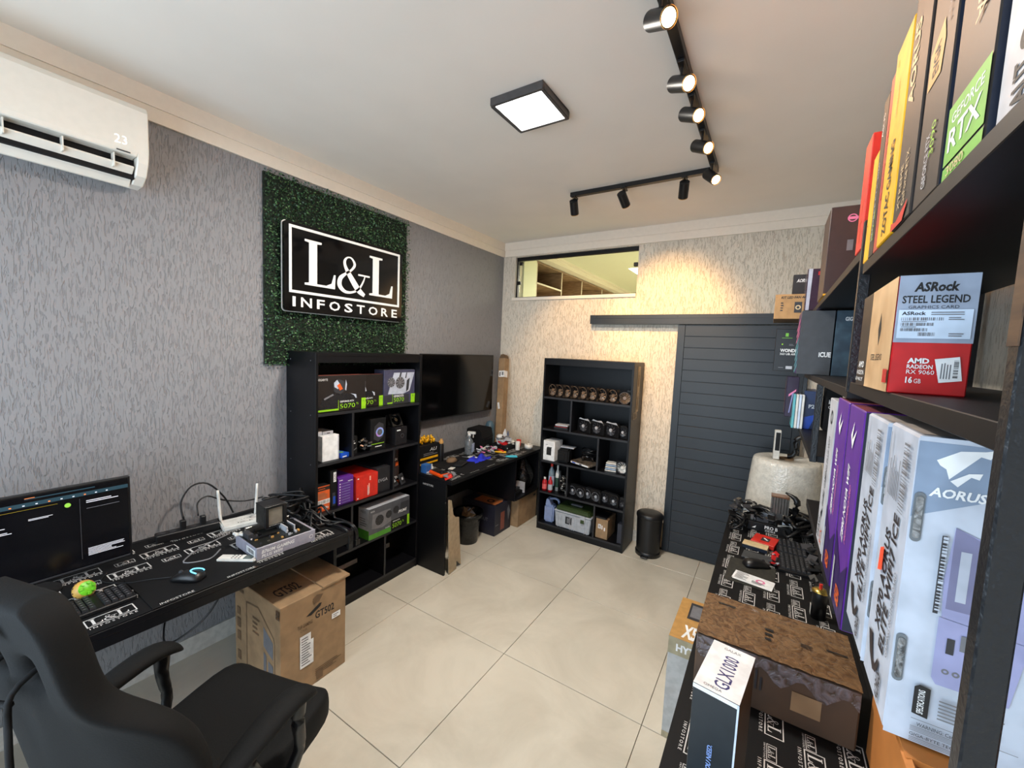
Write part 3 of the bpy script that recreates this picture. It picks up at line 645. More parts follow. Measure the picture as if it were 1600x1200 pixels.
def keyboard(name, label, loc, rz, L_, W_, cols, rows):
    t = thing(name, label, 'keyboard', loc, rz)
    B().box(-L_ / 2, -W_ / 2, 0, L_ / 2, W_ / 2, .016, BLK2).build('case', t, bevel=.003)
    b = B(); KC = mat('key caps', (34, 34, 37), .5)
    u = (L_ - .02) / cols; v = (W_ - .02) / rows
    for r in range(rows):
        for c in range(cols):
            if c in (cols - 5, cols - 9): continue
            x = -L_ / 2 + .01 + c * u; y = -W_ / 2 + .01 + r * v
            k = .0015
            b.add([(x + .001, y + .001, .016), (x + u - .001, y + .001, .016), (x + u - .001, y + v - .001, .016), (x + .001, y + v - .001, .016), (x + .001 + k, y + .001 + k, .024), (x + u - .001 - k, y + .001 + k, .024), (x + u - .001 - k, y + v - .001 - k, .024), (x + .001 + k, y + v - .001 - k, .024)], [(4, 5, 6, 7), (0, 1, 5, 4), (1, 2, 6, 5), (2, 3, 7, 6), (3, 0, 4, 7)], KC)
            b.flat([(x + u * .35, y + v * .45), (x + u * .6, y + v * .45), (x + u * .6, y + v * .65), (x + u * .35, y + v * .65)], GREY, None, .0243)
    o = b.build('keys', t); o['kind'] = 'stuff'
    return t
keyboard('keyboard', 'black keyboard in front of the monitor on the left desk', (.545, -1.625, .7535), PI / 2, .44, .135, 21, 6)
t = thing('mouse_pad', 'large plain black mouse pad in front of the wall on the left desk', 'mouse pad', (.57, -1.22, .7536), 0)
B().box(-.15, -.175, 0, .172, .215, .003, MATB).build('pad', t, bevel=.001)
b = B(); T = Matrix(((0, -1, 0, .165), (1, 0, 0, .02), (0, 0, 1, .0034), (0, 0, 0, 1))); b.text('INFOSTORE', .06, 0, .17, .014, PRW, T); b.text('INFOSTORE', -.17, 0, -.06, .014, PRW, T); b.build('printed_artwork', t)
def mouse(label, loc, rz, glow=None):
    t = thing('mouse', label, 'mouse', loc, rz)
    b = B(); vs = []; n = 14
    R1 = [(-.06, .02, .012), (-.05, .03, .03), (-.02, .033, .037), (.015, .030, .034), (.045, .028, .022), (.06, .02, .010)]
    for (x, hw, h) in R1:
        for k in range(n):
            t_ = PI * k / (n - 1); vs.append((x, -hw * math.cos(t_), .001 + h * max(0, math.sin(t_)) ** .7))
    m = len(R1)
    b.add(vs, [(i * n + k, i * n + k + 1, (i + 1) * n + k + 1, (i + 1) * n + k) for i in range(m - 1) for k in range(n - 1)] + [tuple(range(n))[::-1], tuple(range((m - 1) * n, m * n))] + [tuple([i * n for i in range(m)] + [i * n + n - 1 for i in range(m - 1, -1, -1)])], BLK2, True)
    b.build('shell', t)
    B().cyl((.03, -.004, .03), (.03, .004, .03), .008, DGREY, n=12).build('wheel', t)
    if glow:
        B().tube([(-.052, -.02, .03), (-.04, -.024, .034), (-.02, -.014, .0395), (-.012, .0, .0405), (-.02, .012, .0395), (-.045, .018, .035)], .003, glow, n=5).build('light_strip', t)
    return t
CY = mat('cyan glow', (110, 200, 230), emit=1.2)
mouse('black mouse with a curved blue light on the left mouse pad', (.615, -1.24, .757), PI + .6, CY)
tag(B().tube([(.56, -1.28, .765), (.5, -1.33, .758), (.45, -1.4, .757), (.36, -1.45, .757), (.3, -1.42, .757)], .0018, BLK2).build('mouse_cable'), 'thin cable running from the light-striped mouse across the pad', 'cable')
t = thing('toy_ball', 'small yellow green round toy beside the keyboard on the left desk', 'toy', (.45, -1.52, .7535), .3)
GRN = mat('bright green rubber', (110, 200, 40), .4); TAN = mat('tan rubber', (196, 152, 70), .5)
X = Matrix.Translation((0, 0, .034)) @ Matrix.Rotation(1.1, 4, 'Y')
b = B(X); b.lathe([(.001, -.034), (.022, -.028), (.034, 0), (.034, .012), (.028, .022), (.026, .024)], TAN, n=22); b.lathe([(.026, .024), (.02, .027), (.001, .029)], GRN, n=22); b.build('body', t)
b = B(X)
for k in range(7): b.cyl((.019 * math.cos(k * .9), .019 * math.sin(k * .9), .024), (.021 * math.cos(k * .9), .021 * math.sin(k * .9), .031), .006, GRN, n=8)
b.build('knob', t)
b = B(X)
for k in range(12): b.cyl((.0335 * math.cos(k * .52), .0335 * math.sin(k * .52), .006), (.036 * math.cos(k * .52), .036 * math.sin(k * .52), .006), .003, KRAFTD, n=6)
b.build('stud', t)
# power strip
t = thing('power_strip', 'black power strip with plugs on the desk against the grey wall', 'power strip', (.14, -1.075, .753), 1.42)
B().box(-.13, -.028, 0, .13, .028, .04, BLK2).build('case', t, bevel=.004)
for k in range(6):
    x = -.105 + k * .042; B().cyl((x, 0, .04), (x, 0, .0415), .015, DGREY, n=14).build('outlet', t)
for k in (2, 4): B().box(-.117 + k * .042, -.014, .0415, -.093 + k * .042, .014, .085, BLK2).build('plug', t, bevel=.003)
tag(B().tube([(.13, -1.09, .84), (.10, -1.09, .92), (.09, -1.04, .99), (.10, -.97, .99), (.12, -.9, .9), (.13, -.86, .80)], .0045, BLK2).build('power_cable'), 'upper black cable looping from the power strip up along the wall', 'cable')
tag(B().tube([(.14, -1.03, .84), (.11, -1.02, .9), (.10, -.97, .92), (.11, -.9, .88), (.13, -.8, .85), (.17, -.72, .86)], .004, BLK2).build('power_cable'), 'lower black cable looping from the power strip towards the router', 'cable')
tag(B().tube([(.44, -1.05, .758), (.5, -1.12, .757), (.45, -1.2, .757), (.38, -1.14, .757), (.33, -1.05, .757), (.3, -.95, .76)], .0035, mat('grey cable', (120, 120, 124), .5)).build('data_cable'), 'thin grey cable curling on the desk mat near the router', 'cable')
tag(B().tube([(.715, -1.15, .7), (.7, -1.22, .6), (.6, -1.3, .5), (.45, -1.28, .46), (.3, -1.2, .5), (.2, -1.0, .62), (.15, -.95, .73)], .004, BLK2).build('hanging_cable'), 'black cable sagging in a loop under the left desk', 'cable')
# router
t = thing('router', 'small white router with two upright antennas on the left desk', 'router', (.215, -.86, .753), 1.35)
B().box(-.09, -.055, 0, .09, .055, .028, WHTP).build('case', t, bevel=.006, seg=2)
for s, q in ((-1, -.05), (1, .05)):
    B().tube([(s * .08, .05, .015), (s * .085, .052, .06), (s * .088 + q * .1, .054, .2)], .0065, WHTP, n=8, radii=[.006, .008, .0065]).build('antenna', t)
b = B(); b.text('IX-E', -.02, -.04, .05, -.028, DGREY, None, .0286); b.text('::::', .0, .0, .05, .008, DGREY, None, .0286); b.build('lettering', t)
# board box with motherboard and cooler
def motherboard(b_parent, X, W, D, seed, cooler=True):
    R = random.Random(seed); PCB = mat('black circuit board', (20, 22, 20), .4)
    B(X).box(0, 0, 0, W, D, .002, PCB).build('board', b_parent)
    b = B(X)
    for i in range(46):
        a, c = R.uniform(.003, .014), R.uniform(.003, .014); x, y = R.uniform(.01, W - .02), R.uniform(.01, D - .02)
        b.box(x, y, .002, x + a, y + c, .002 + R.uniform(.003, .014), R.choice((BLK2, STEEL, DGREY, GOLD, GRYW)))
    o = b.build('components', b_parent); o['kind'] = 'stuff'
    for k in range(4): B(X).box(W * .12, D * (.62 + .07 * k), .002, W * .75, D * (.645 + .07 * k), .03, BLK2 if k % 2 else GRYW).build('memory_module', b_parent)
    B(X).box(W * .05, D * .1, .002, W * .13, D * .9, .032, STEEL).build('port_cover', b_parent, bevel=.001)
    B(X).box(W * .55, D * .08, .002, W * .63, D * .5, .012, BLK2).build('card_slot', b_parent)
    B(X).box(W * .2, D * .03, .002, W * .5, D * .12, .026, DGREY).build('heatsink', b_parent)
BXG = mat('pale violet grey card', (150, 148, 160), .45)
t = carton('motherboard_box', 'pale grey box on the left desk carrying a bare circuit board', 'box', (.46, -.995, .7535, .69, -.715, .812), BXG, [('+x', [('t', 'B760M GAMING', .08, .45, .62, .75, WHT, {'bold': .03, 'shear': .2}), ('t', 'PLUS WIFI', .08, .12, .42, .38, WHT, {'bold': .03, 'shear': .2}), ('o', .92, .5, .035, .028, WHT)]), ('-y', [('r', .55, .25, .95, .8, WHT), ('bar', .6, .35, .9, .7, INK, 0)])], rz=-.06)
t = thing('motherboard', 'bare circuit board with parts lying on the pale grey box', 'motherboard', (.455, -.995, .8135), -.06)
motherboard(t, Matrix.Translation((.01, .01, 0)), .21, .26, 4)
t = thing('processor_cooler', 'tall silver and black tower cooler standing on the circuit board on the left desk', 'cooler', (.50, -.845, .816), -.06)
b = B()
for k in range(22): b.box(-.045 + k * .0042, -.05, .025, -.0438 + k * .0042, .05, .125, STEEL)
o = b.build('fins', t); o['kind'] = 'stuff'
B().box(-.048, -.052, .125, .05, .052, .13, BLK2).build('top_plate', t, bevel=.002)
B().box(.05, -.052, .02, .064, -.036, .13, BLK2).box(.05, .036, .02, .064, .052, .13, BLK2).box(.05, -.036, .118, .064, .036, .13, BLK2).box(.05, -.036, .02, .064, .036, .03, BLK2).box(.05, -.035, .03, .056, .035, .118, mat('fin face', (150, 142, 128), .35, metal=.5)).build('front_cover', t, bevel=.001)
B().box(-.03, -.03, 0, .03, .03, .025, STEEL).build('base', t)
# remote control
t = thing('remote_control', 'white air conditioner remote lying on the left desk mat', 'remote control', (.605, -1.045, .7536), -.95)
B().box(-.024, -.085, 0, .024, .085, .016, WHTP).build('case', t, bevel=.005, seg=2)
B().box(-.018, .03, .0162, .018, .07, .0168, mat('lcd', (90, 100, 96), .2)).build('display', t)
b = B()
for i in range(3):
    for j in range(3): b.cyl((-.012 + i * .012, .01 - j * .016, .016), (-.012 + i * .012, .01 - j * .016, .0175), .0035, GREY, n=8)
b.build('buttons', t)
t = thing('connector_adapter', 'small white clip lying on the front corner of the grey board box', 'adapter', (.475, -.985, .813), .4)
B().box(-.03, -.006, 0, .03, .006, .012, WHTP).box(-.006, -.02, .002, .006, .02, .012, WHTP).build('body', t, bevel=.002)
# power supply with bundle of cables
t = thing('power_supply', 'black power supply with a tangle of cables at the right end of the left desk', 'power supply', (.30, -.66, .7535), .1)
B().box(-.085, -.075, 0, .085, .075, .086, BLKM).build('case', t, bevel=.002)
R = random.Random(12)
for k in range(9):
    x, y = .08, -.04 + k * .012; P = [(x, y, .05)]
    a = R.uniform(-.3, .9)
    for j in range(6):
        x += R.uniform(.01, .07); y += R.uniform(-.05, .06); x = min(x, .40); y = max(-.14, min(y, .11)); P.append((x, y, R.uniform(.008, .075 if j < 4 else .02)))
    if k > 5: P += [(.43, y, .01), (.45, y + .01, -.03), (.452, y + .01, -.075)]
    B().tube(P, .0065, BLK2, n=6, sub=5).build('cable', t)
    if k > 5: B().box(.442, y, -.1, .462, y + .02, -.07, BLK2).build('connector', t, bevel=.001)
for k in range(4):
    P = [(.05, .06, .05)] + [(R.uniform(-.1, .25), R.uniform(-.12, .1), R.uniform(.09, .15)) for j in range(5)] + [(.2, .0, .02)]
    B().tube(P, .007, BLK2, n=6, sub=6).build('cable', t)
# big carton under the desk
KR = KRAFT
t = carton('case_carton', 'large kraft carton printed GT502 standing on the floor under the left desk', 'box', (.30, -.93, .0005, .745, -.572, .505), KR,
    [('+x', [('t', 'GT502', .50, .70, .80, .78, INK, {'bold': .02}), ('t', 'TUF GAMING', .24, .68, .46, .72, KRAFTD, {'bold': .02}), ('t', 'CASE', .28, .64, .38, .665, KRAFTD), ('lines', .5, .08, .95, .16, 4, KRAFTD), ('p', [(.36, .78), (.44, .81), (.56, .855), (.6, .85), (.58, .82), (.44, .77)], INK), ('r', .52, .03, .62, .12, KRAFTD), ('p', [(.48, .87), (.56, .88), (.62, .94), (.52, .96), (.46, .93)], KRAFTD)]),
     ('-y', [('p', [(.27, .1), (.27, .84), (.33, .85), (.55, .87), (.6, .84), (.88, .66), (.9, .6), (.9, .1), (.885, .1), (.885, .6), (.865, .65), (.59, .82), (.54, .85), (.33, .83), (.29, .82), (.29, .1)], KRAFTD), ('p', [(.66, .5), (.66, .7), (.86, .6), (.86, .42)], GREY), ('p', [(.66, .2), (.66, .44), (.72, .42), (.72, .18)], GREY), ('p', [(.76, .1), (.76, .38), (.86, .36), (.86, .08)], GREY), ('lines', .42, .55, .58, .75, 4, KRAFTD), ('r', .06, .14, .14, .24, KRAFTD), ('r', .06, .36, .14, .46, KRAFTD), ('r', .06, .5, .14, .6, KRAFTD), ('r', .06, .64, .14, .72, KRAFTD), ('r', .08, .9, .22, .93, KRAFTD), ('t', 'TUF GAMING', .05, .04, .4, .08, KRAFTD)]),
     ('top', [('t', 'GT502', .62, .12, .8, .46, INK, {'rot': 1, 'bold': .02}), ('p', [(.0, .7), (.25, .74), (.3, .78), (.3, .8), (0, .78)], KRAFTD), ('lines', .2, .1, .4, .3, 3, KRAFTD)])],
    bevel=.003, stickers=[('shipping_label', '+x', [('r', .27, .26, .47, .52, WHT), ('r', .27, .48, .43, .60, WHT), ('lines', .29, .28, .45, .5, 8, GREY), ('lines', .29, .5, .41, .58, 3, GREY)]), ('price_label', '+x', [('r', .76, .60, .90, .66, WHT), ('lines', .78, .61, .88, .65, 2, GREY)]), ('tape', 'top', [('r', .0, .62, 1.0, .74, TAPE), ('r', .6, .75, .95, .96, KRAFTD), ('r', .7, .72, .9, .84, mat('torn brown print', (110, 60, 36), .5)), ('r', .84, .72, .93, .82, WHT)]), ('corner_tape', '-y', [('r', .93, .88, 1.0, .97, TAPE)])])
b = B(); b.box(-.228, .04, .499, .2285, .2, .512, KR, Matrix.Translation((0, 0, 0)) @ Matrix.Rotation(.0, 4, 'X')); b.build('top_flap', t, bevel=.002)
# ================================================================= SECOND DESK (beyond the bookcase)
d2 = thing('desk', 'black workbench desk under the television, covered with tools', 'desk', (0, .40, 0))
B().box(.02, 0, .735, .655, 1.50, .76, BLK).build('desktop', d2, bevel=.001)
B().box(.02, .0, 0, .60, .018, .735, BLK).build('leg_panel', d2, bevel=.001)
B().box(.1, .018, .35, .115, .98, .735, BLK).build('modesty_panel', d2)
B().box(.02, .98, .31, .62, 1.0, .735, BLK).box(.02, 1.0, .31, .63, 1.48, .33, BLK).box(.02, 1.48, .0, .6, 1.5, .735, BLK).build('side_shelf', d2)
B().cyl((.60, .0, .59), (.603, 0, .59), .006, STEEL, n=8).build('screw', d2)
b = B(); F2, U, V = Matrix(((1, 0, 0, 0), (0, 0, -1, -.0006), (0, 1, 0, 0), (0, 0, 0, 1))), 1, 1
b.text('INFOSTORE', .36, .685, .47, .70, PRW, F2); b.build('printed_artwork', d2)
t = thing('desk_mat', 'black desk mat with white emblems on the workbench under the television', 'desk mat', (.05, .41, .7605))
b = B(); b.box(0, 0, 0, .612, 1.3, .0025, MATB); b.build('mat_body', t)
b = B(); T = Matrix(((0, -1, 0, .606), (1, 0, 0, 0), (0, 0, 1, 0), (0, 0, 0, 1))); mat_logos(b, T, 1.3, .60, .235, .125, .0032, PRW)
b.build('printed_artwork', t)
t = thing('work_pad', 'plain black pad lying on the mat in the middle of the workbench', 'pad', (.42, .84, .7636), 0); B().box(-.2, -.23, 0, .195, .25, .003, BLKM).build('pad', t, bevel=.001)
# things on it
t = carton('battery_display_box', 'black and yellow tool box with yellow tops standing below the television', 'box', (.10, .49, .7605, .22, .735, .945), BLKM, [('+x', [('r', .05, .34, .92, .44, YEL), ('r', .05, .12, .92, .2, YEL), ('t', 'ALI', .5, .7, .85, .85, WHT, {'shear': .2}), ('lines', .2, .5, .9, .65, 2, GREY)])])
R = random.Random(5)
b = B()
for k in range(44): b.lathe([(.001, 0), (.009, 0), (.009, .02), (.006, .026), (.001, .027)], YEL, n=8, c=(R.uniform(-.05, .05), R.uniform(-.11, .08), .185 + R.uniform(0, .045)))
o = b.build('yellow_caps', t); o['kind'] = 'stuff'
t = thing('aerosol_can', 'black gas can with a brass neck beside the yellow-topped box', 'can', (.20, .775, .7605)); B().lathe([(.027, 0), (.027, .15), (.02, .165)], BLK2, n=20).build('body', t); B().lathe([(.02, .165), (.021, .185), (.012, .195), (.012, .205)], GOLD, n=16).build('cap', t)
carton('small_box', 'small blue box standing at the near end of the workbench', 'box', (.30, .43, .7605, .36, .49, .83), mat('mid blue card', (40, 90, 150), .5), [('+x', [('r', .1, .1, .9, .2, WHT)])])
t = thing('flux_bottle', 'tiny white bottle beside the small blue box', 'bottle', (.34, .515, .7605)); B().lathe([(.013, 0), (.013, .035), (.006, .045), (.006, .06)], WHTP, n=14).build('body', t)
t = thing('multimeter', 'orange and black multimeter lying at the near end of the workbench', 'meter', (.46, .475, .7636), 1.35)
OR2 = mat('orange rubber', (232, 84, 20), .45)
B().box(-.045, -.085, 0, .045, .085, .028, OR2).build('holster', t, bevel=.008, seg=2)
B().box(-.034, .0, .0285, .034, .07, .0335, BLK2).box(-.034, -.075, .0285, .034, -.005, .032, BLK2).build('face_plate', t, bevel=.002)
B().cyl((0, -.04, .032), (0, -.04, .042), .018, BLK2, n=16).build('dial', t)
heap('tool_pile', 'small dark tools and a white tag at the near edge of the workbench', 'tools', (.57, .47, .7636), 14, .02, .035, .02, [BLK2, RED, GREY], 9, smin=.02, smax=.06)
t = thing('leather_pouch', 'tan pouch lying behind the multimeter', 'pouch', (.29, .82, .7636)); B().lathe([(.001, 0), (.04, .0), (.045, .015), (.03, .035), (.001, .04)], KRAFTD, n=14, sx=1.0, sy=1.3).build('body', t)
t = thing('phone', 'black phone-like tool lying tilted beside the pad', 'phone', (.42, .79, .7675), .3); B().box(-.04, -.075, 0, .04, .075, .02, BLK2).build('body', t, bevel=.004)
t = thing('white_card', 'small white card beside the black phone-like tool', 'card', (.43, .66, .7640), .3); B().box(-.02, -.03, 0, .02, .03, .006, WHTP).build('body', t)
t = thing('spray_bottle', 'clear spray bottle with a white trigger head on the workbench', 'bottle', (.24, 1.13, .7636), .3)
CLR = mat('clear grey plastic', (150, 156, 160), .15, trans=.6)
B().lathe([(.001, 0), (.04, 0), (.042, .01), (.042, .11), (.03, .145), (.015, .16), (.014, .18)], CLR, n=22).build('body', t)
B().box(.0405, -.028, .03, .0435, .028, .11, mat('pale blue label', (170, 186, 214), .6)).build('label', t)
B().cyl((0, 0, .178), (0, 0, .2), .017, WHTP, n=14).box(-.018, -.012, .2, .06, .012, .222, WHTP).box(.035, -.006, .165, .042, .006, .2, WHTP).build('trigger_head', t, bevel=.002)
t = thing('bottle', 'slim grey bottle behind the spray bottle', 'bottle', (.16, 1.20, .7636)); B().lathe([(.026, 0), (.026, .13), (.01, .15), (.01, .17)], CLR, n=16).build('body', t)
t = thing('equipment_case', 'black padded case with a lid on the workbench against the wall', 'case', (.15, 1.42, .7636), .1)
b = B(); b.prism([(-.09, 0), (.09, 0), (.09, .12), (.07, .205), (-.09, .21)], -.12, .12, BLKM, Matrix(((1, 0, 0, 0), (0, 0, 1, 0), (0, 1, 0, 0), (0, 0, 0, 1)))); b.build('body', t, bevel=.008, seg=2)
B().box(.09, -.1, .1, .094, .1, .112, BLK2).box(.09, -.02, .03, .0915, .03, .04, GREY).build('zip', t)
t = thing('tube_cardboard', 'tall narrow kraft cardboard carton leaning in the room corner', 'box', (.10, 1.84, .7645), 0) if 0 else None
t = thing('long_carton', 'tall narrow kraft carton leaning in the corner beside the television', 'box', (.20, 1.72, .7645), 0, None, -.16, -.095)
B().box(-.04, -.045, 0, .04, .045, .93, KRAFT).build('carton', t, bevel=.003)
b = B(); b.prism([(-.035, 0), (.035, 0), (.028, .025), (.01, .045), (-.02, .04)], -.04, .04, KRAFTD, Matrix(((1, 0, 0, 0), (0, 0, 1, 0), (0, 1, 0, .93), (0, 0, 0, 1)))); b.build('torn_end', t)
b = B(); b.box(-.03, -.0462, .72, .0412, -.0455, .79, WHT).box(.0405, -.045, .72, .0412, .02, .79, WHT).box(-.02, -.0466, .73, -.008, -.0462, .775, INK).box(.01, -.0466, .74, .03, -.0462, .775, GREY).build('shipping_label', t)
b = B(Matrix.Translation((-.01, 0, .4)) @ Matrix.Rotation(-.2, 4, 'Y')); b.box(-.012, -.0466, -.03, .012, -.0458, .04, WHT); b.build('tag', t)
t = thing('plastic_bag', 'blue grey plastic bag standing behind the black padded case', 'bag', (.12, 1.63, .7636)); B().lathe([(.05, 0), (.06, .08), (.05, .2), (.03, .24), (.001, .25)], mat('blue grey plastic', (72, 98, 112), .3, kind='wrap', scale=12), n=16).build('body', t)
heap('parts_tray_contents', 'loose white and grey parts heaped behind the spray bottle', 'parts', (.32, 1.33, .7636), 36, .05, .12, .04, [GRYW, PINK, DGREY, WHTP], 21, smin=.02, smax=.05)
t = thing('parts_tray', 'black open tray of spare parts near the far end of the workbench', 'tray', (.36, 1.56, .7636))
B().box(-.08, -.11, 0, .08, .11, .006, BLK2).box(-.08, -.11, .006, -.074, .11, .06, BLK2).box(.074, -.11, .006, .08, .11, .06, BLK2).box(-.074, -.11, .006, .074, -.104, .06, BLK2).box(-.074, .104, .006, .074, .11, .06, BLK2).build('tray_body', t)
heap('spare_parts', 'white, red and grey spare parts piled in the black tray', 'parts', (.36, 1.56, .7706), 44, .055, .08, .10, [WHTP, REDP, GREY, GRYW], 22, smin=.03, smax=.07)
t = thing('webcam', 'white rounded device sitting on top of the spare parts tray', 'device', (.33, 1.52, .875)); B().lathe([(.001, 0), (.03, 0), (.035, .02), (.02, .035), (.001, .038)], WHTP, n=18, sx=1, sy=1.2).build('body', t); B().cyl((.033, 0, .018), (.037, 0, .018), .009, BLK2, n=12).build('lens', t)
t = thing('document_folder', 'white pointed paper standing behind the parts tray', 'paper', (.26, 1.72, .7636), .4); b = B(); b.prism([(-.03, 0), (.03, 0), (.03, .08), (.0, .17), (-.02, .12)], -.002, .002, WHT, Matrix(((1, 0, 0, 0), (0, 0, 1, 0), (0, 1, 0, 0), (0, 0, 0, 1)))); b.prism([(-.01, 0), (.05, 0), (.04, .12), (.03, .15)], .015, .02, mat('blue grey sheet', (90, 100, 130), .5), Matrix(((1, 0, 0, 0), (0, 0, 1, 0), (0, 1, 0, 0), (0, 0, 0, 1)))); b.build('sheet', t)
t = thing('tape_roll', 'white paper cup standing near the far end of the workbench', 'cup', (.50, 1.60, .7636)); B().lathe([(.022, 0), (.024, .085), (.021, .085), (.02, .08), (.001, .078)], WHTP, n=18).build('body', t)
t = thing('cup', 'small red cup behind the white paper cup', 'cup', (.42, 1.75, .7605)); B().lathe([(.022, 0), (.025, .07), (.022, .07), (.02, .01), (.001, .01)], RED, n=16).build('body', t)
t = thing('tape_roll', 'white roll lying on the far right end of the workbench', 'roll', (.55, 1.74, .7605)); B().lathe([(.018, 0), (.045, 0), (.045, .045), (.018, .045), (.018, 0)], WHTP, n=22).build('body', t)
# blue cloth
t = thing('cloth', 'crumpled bright blue cloth on the workbench', 'cloth', (.44, 1.02, .767))
BC = mat('bright blue cloth', (24, 40, 180), .8, var=.12)
b = B(); R = random.Random(2); nx, ny = 13, 16; vs = []
for i in range(nx):
    for j in range(ny):
        u, v = i / (nx - 1) * 2 - 1, j / (ny - 1) * 2 - 1
        r = 1 - .3 * abs(math.sin(3 * math.atan2(v, u)))
        z = max(.001, (.055 * (1 - u * u) * (1 - v * v) * (.55 + .45 * math.sin(5 * u + 4 * v)) + R.uniform(0, .010)))
        vs.append((u * .075 * r, v * .13 * r + .02 * math.sin(4 * u), z))
b.add(vs, [(i * ny + j, (i + 1) * ny + j, (i + 1) * ny + j + 1, i * ny + j + 1) for i in range(nx - 1) for j in range(ny - 1)], BC, True); b.build('fabric', t)
def handtool(name, label, loc, rz, m, L_=.14, head=STEEL, two=False):
    t = thing(name, label, 'tool', loc, rz)
    if two:
        for s in (-1, 1): B().tube([(0, 0, .008), (s * .012, -.03, .008), (s * .02, -.07, .008), (s * .014, -.11, .008)], .0065, m, n=7).build('handle', t)
    else: B().tube([(0, 0, .01), (0, -.05, .012), (0, -L_ * .75, .01)], .01, m, n=8, radii=[.007, .011, .009]).build('handle', t)
    B().cyl((0, 0, .008), (0, L_ * .4, .008), .004, head, n=8).build('shaft', t)
    return t
handtool('pliers', 'pliers with yellow handles on the workbench', (.40, 1.34, .768), 2.1, YEL, two=True)
handtool('pliers', 'pliers with light blue handles near the front edge of the workbench', (.57, 1.27, .7645), 2.3, mat('light blue rubber', (60, 180, 200), .5), two=True)
handtool('screwdriver', 'red handled screwdriver behind the yellow pliers', (.37, 1.43, .768), 1.2, RED)
handtool('screwdriver', 'black handled screwdriver beside the blue cloth', (.50, 1.2, .768), 1.7, BLK2)
handtool('tweezers', 'white slim tool lying near the spray bottle', (.33, 1.0, .768), 1.9, WHTP)
# under the workbench
t = thing('waste_bin', 'round waste bin lined with a black plastic bag and full of scraps under the workbench', 'bin', (.37, .98, 0))
BAG = mat('black bin bag', (12, 12, 14), .22, kind='wrap', scale=18)
B().lathe([(.001, 0), (.095, 0), (.12, .2), (.135, .27), (.145, .25), (.14, .285), (.12, .27), (.11, .2), (.001, .18)], BAG, n=28).build('bin_liner', t)
b = B(); R = random.Random(8)
for k in range(9):
    T = Matrix.Translation((R.uniform(-.05, .05), R.uniform(-.05, .06), R.uniform(.22, .28))) @ Euler((R.uniform(-1, 1), R.uniform(-1, 1), R.uniform(0, 3))).to_matrix().to_4x4()
    b.box(-.04, -.03, -.002, .04, .03, .002, KRAFT if k % 3 else GRYW, T)
b.build('scraps', t)
NB = mat('dark violet blue card', (30, 30, 44), .5)
carton('case_carton', 'dark blue carton with orange top print on the floor under the workbench', 'box', (.13, 1.19, .0005, .53, 1.47, .295), NB, [('-y', [('t', 'CLOUT', .45, .45, .8, .56, GREY), ('lines', .1, .1, .4, .2, 3, DGREY)]), ('+x', [('r', .35, .1, .6, .7, mat('rust print', (130, 70, 56), .5)), ('lines', .05, .3, .3, .38, 1, GREY), ('p', [(.75, .7), (.85, .85), (.95, .6), (.85, .3)], GREY)]), ('top', [('r', .3, .1, .95, .6, mat('orange brown print', (170, 96, 50), .5)), ('r', .1, .6, .9, .95, KRAFTD), ('o', .7, .35, .1, .05, INK)])])
carton('kraft_carton', 'plain kraft carton on the floor at the far end of the workbench', 'box', (.3, 1.66, .0005, .70, 1.90, .29), KRAFT, [('+x', [('r', .75, .75, .9, .8, INK)]), ('-y', [('r', .8, .8, .95, .86, INK)])]) if 0 else None
t = carton('kraft_carton', 'plain kraft carton on the floor at the far end of the workbench', 'box', (.36, 1.50, .0005, .60, 1.875, .3), KRAFT, [('+x', [('r', .8, .82, .92, .87, INK)])])
t = thing('wood_board', 'narrow pale wooden board leaning beside the kraft carton at the far end', 'board', (.665, 1.90, .0), 0, None, .02); B().box(-.012, -.035, 0, .012, .0, .33, mat('pale wood', (176, 140, 96), .6)).build('plank', t)
t = thing('cardboard_sheet', 'tall cut cardboard sheet leaning against the near end of the workbench', 'cardboard', (.615, .44, 0), .12, None, .05)
b = B(); b.prism([(0, 0), (.1, 0), (.105, .06), (.125, .05), (.17, .0), (.155, .2), (.14, .42), (.09, .44), (.06, .47), (.035, .60), (.0, .615)], 0, .008, mat('pale cardboard', (166, 146, 118), .8), Matrix(((0, 0, 1, 0), (1, 0, 0, 0), (0, 1, 0, 0), (0, 0, 0, 1)))); b.build('sheet', t)
t = thing('plastic_bag', 'crumpled black plastic bag on the low shelf under the workbench end', 'bag', (.47, 1.75, .3305))
b = B(); R = random.Random(4); n = 20; pr_ = [(.01, 0), (.09, .0), (.115, .06), (.12, .13), (.1, .2), (.06, .26), (.05, .3), (.02, .34)]; vs = []
for r, z in pr_:
    for k in range(n):
        a = 2 * PI * k / n; q = r * (1 + R.uniform(-.16, .16)); vs.append((q * math.cos(a), q * math.sin(a), z))
b.add(vs, [(i * n + k, i * n + (k + 1) % n, (i + 1) * n + (k + 1) % n, (i + 1) * n + k) for i in range(len(pr_) - 1) for k in range(n)], BAG, True); b.build('body', t)
t = thing('keyboard_stack', 'grey and black folded bag and papers on the low shelf under the workbench', 'bag', (.38, 1.56, .3305)); b = B(); b.box(-.2, -.12, 0, .2, .05, .03, BLKM).box(-.18, -.1, .03, .17, .04, .055, DGREY, Matrix.Rotation(.1, 4, 'Z')); b.prism([(-.15, 0), (.15, 0), (.1, .06), (-.05, .09)], -.1, .02, GREY, Matrix(((1, 0, 0, 0), (0, 0, 1, 0), (0, 1, 0, .06), (0, 0, 0, 1)))); b.build('body', t, bevel=.004)
carton('white_folder', 'thin white folder standing on the low shelf beside the black bag', 'folder', (.50, 1.60, .3305, .60, 1.615, .44), GRYW, [])
for i, (y, m) in enumerate(((1.46, GRYW), (1.53, mat('brass jar', (120, 90, 60), .4)), (1.60, GRYW))):
    if i: continue
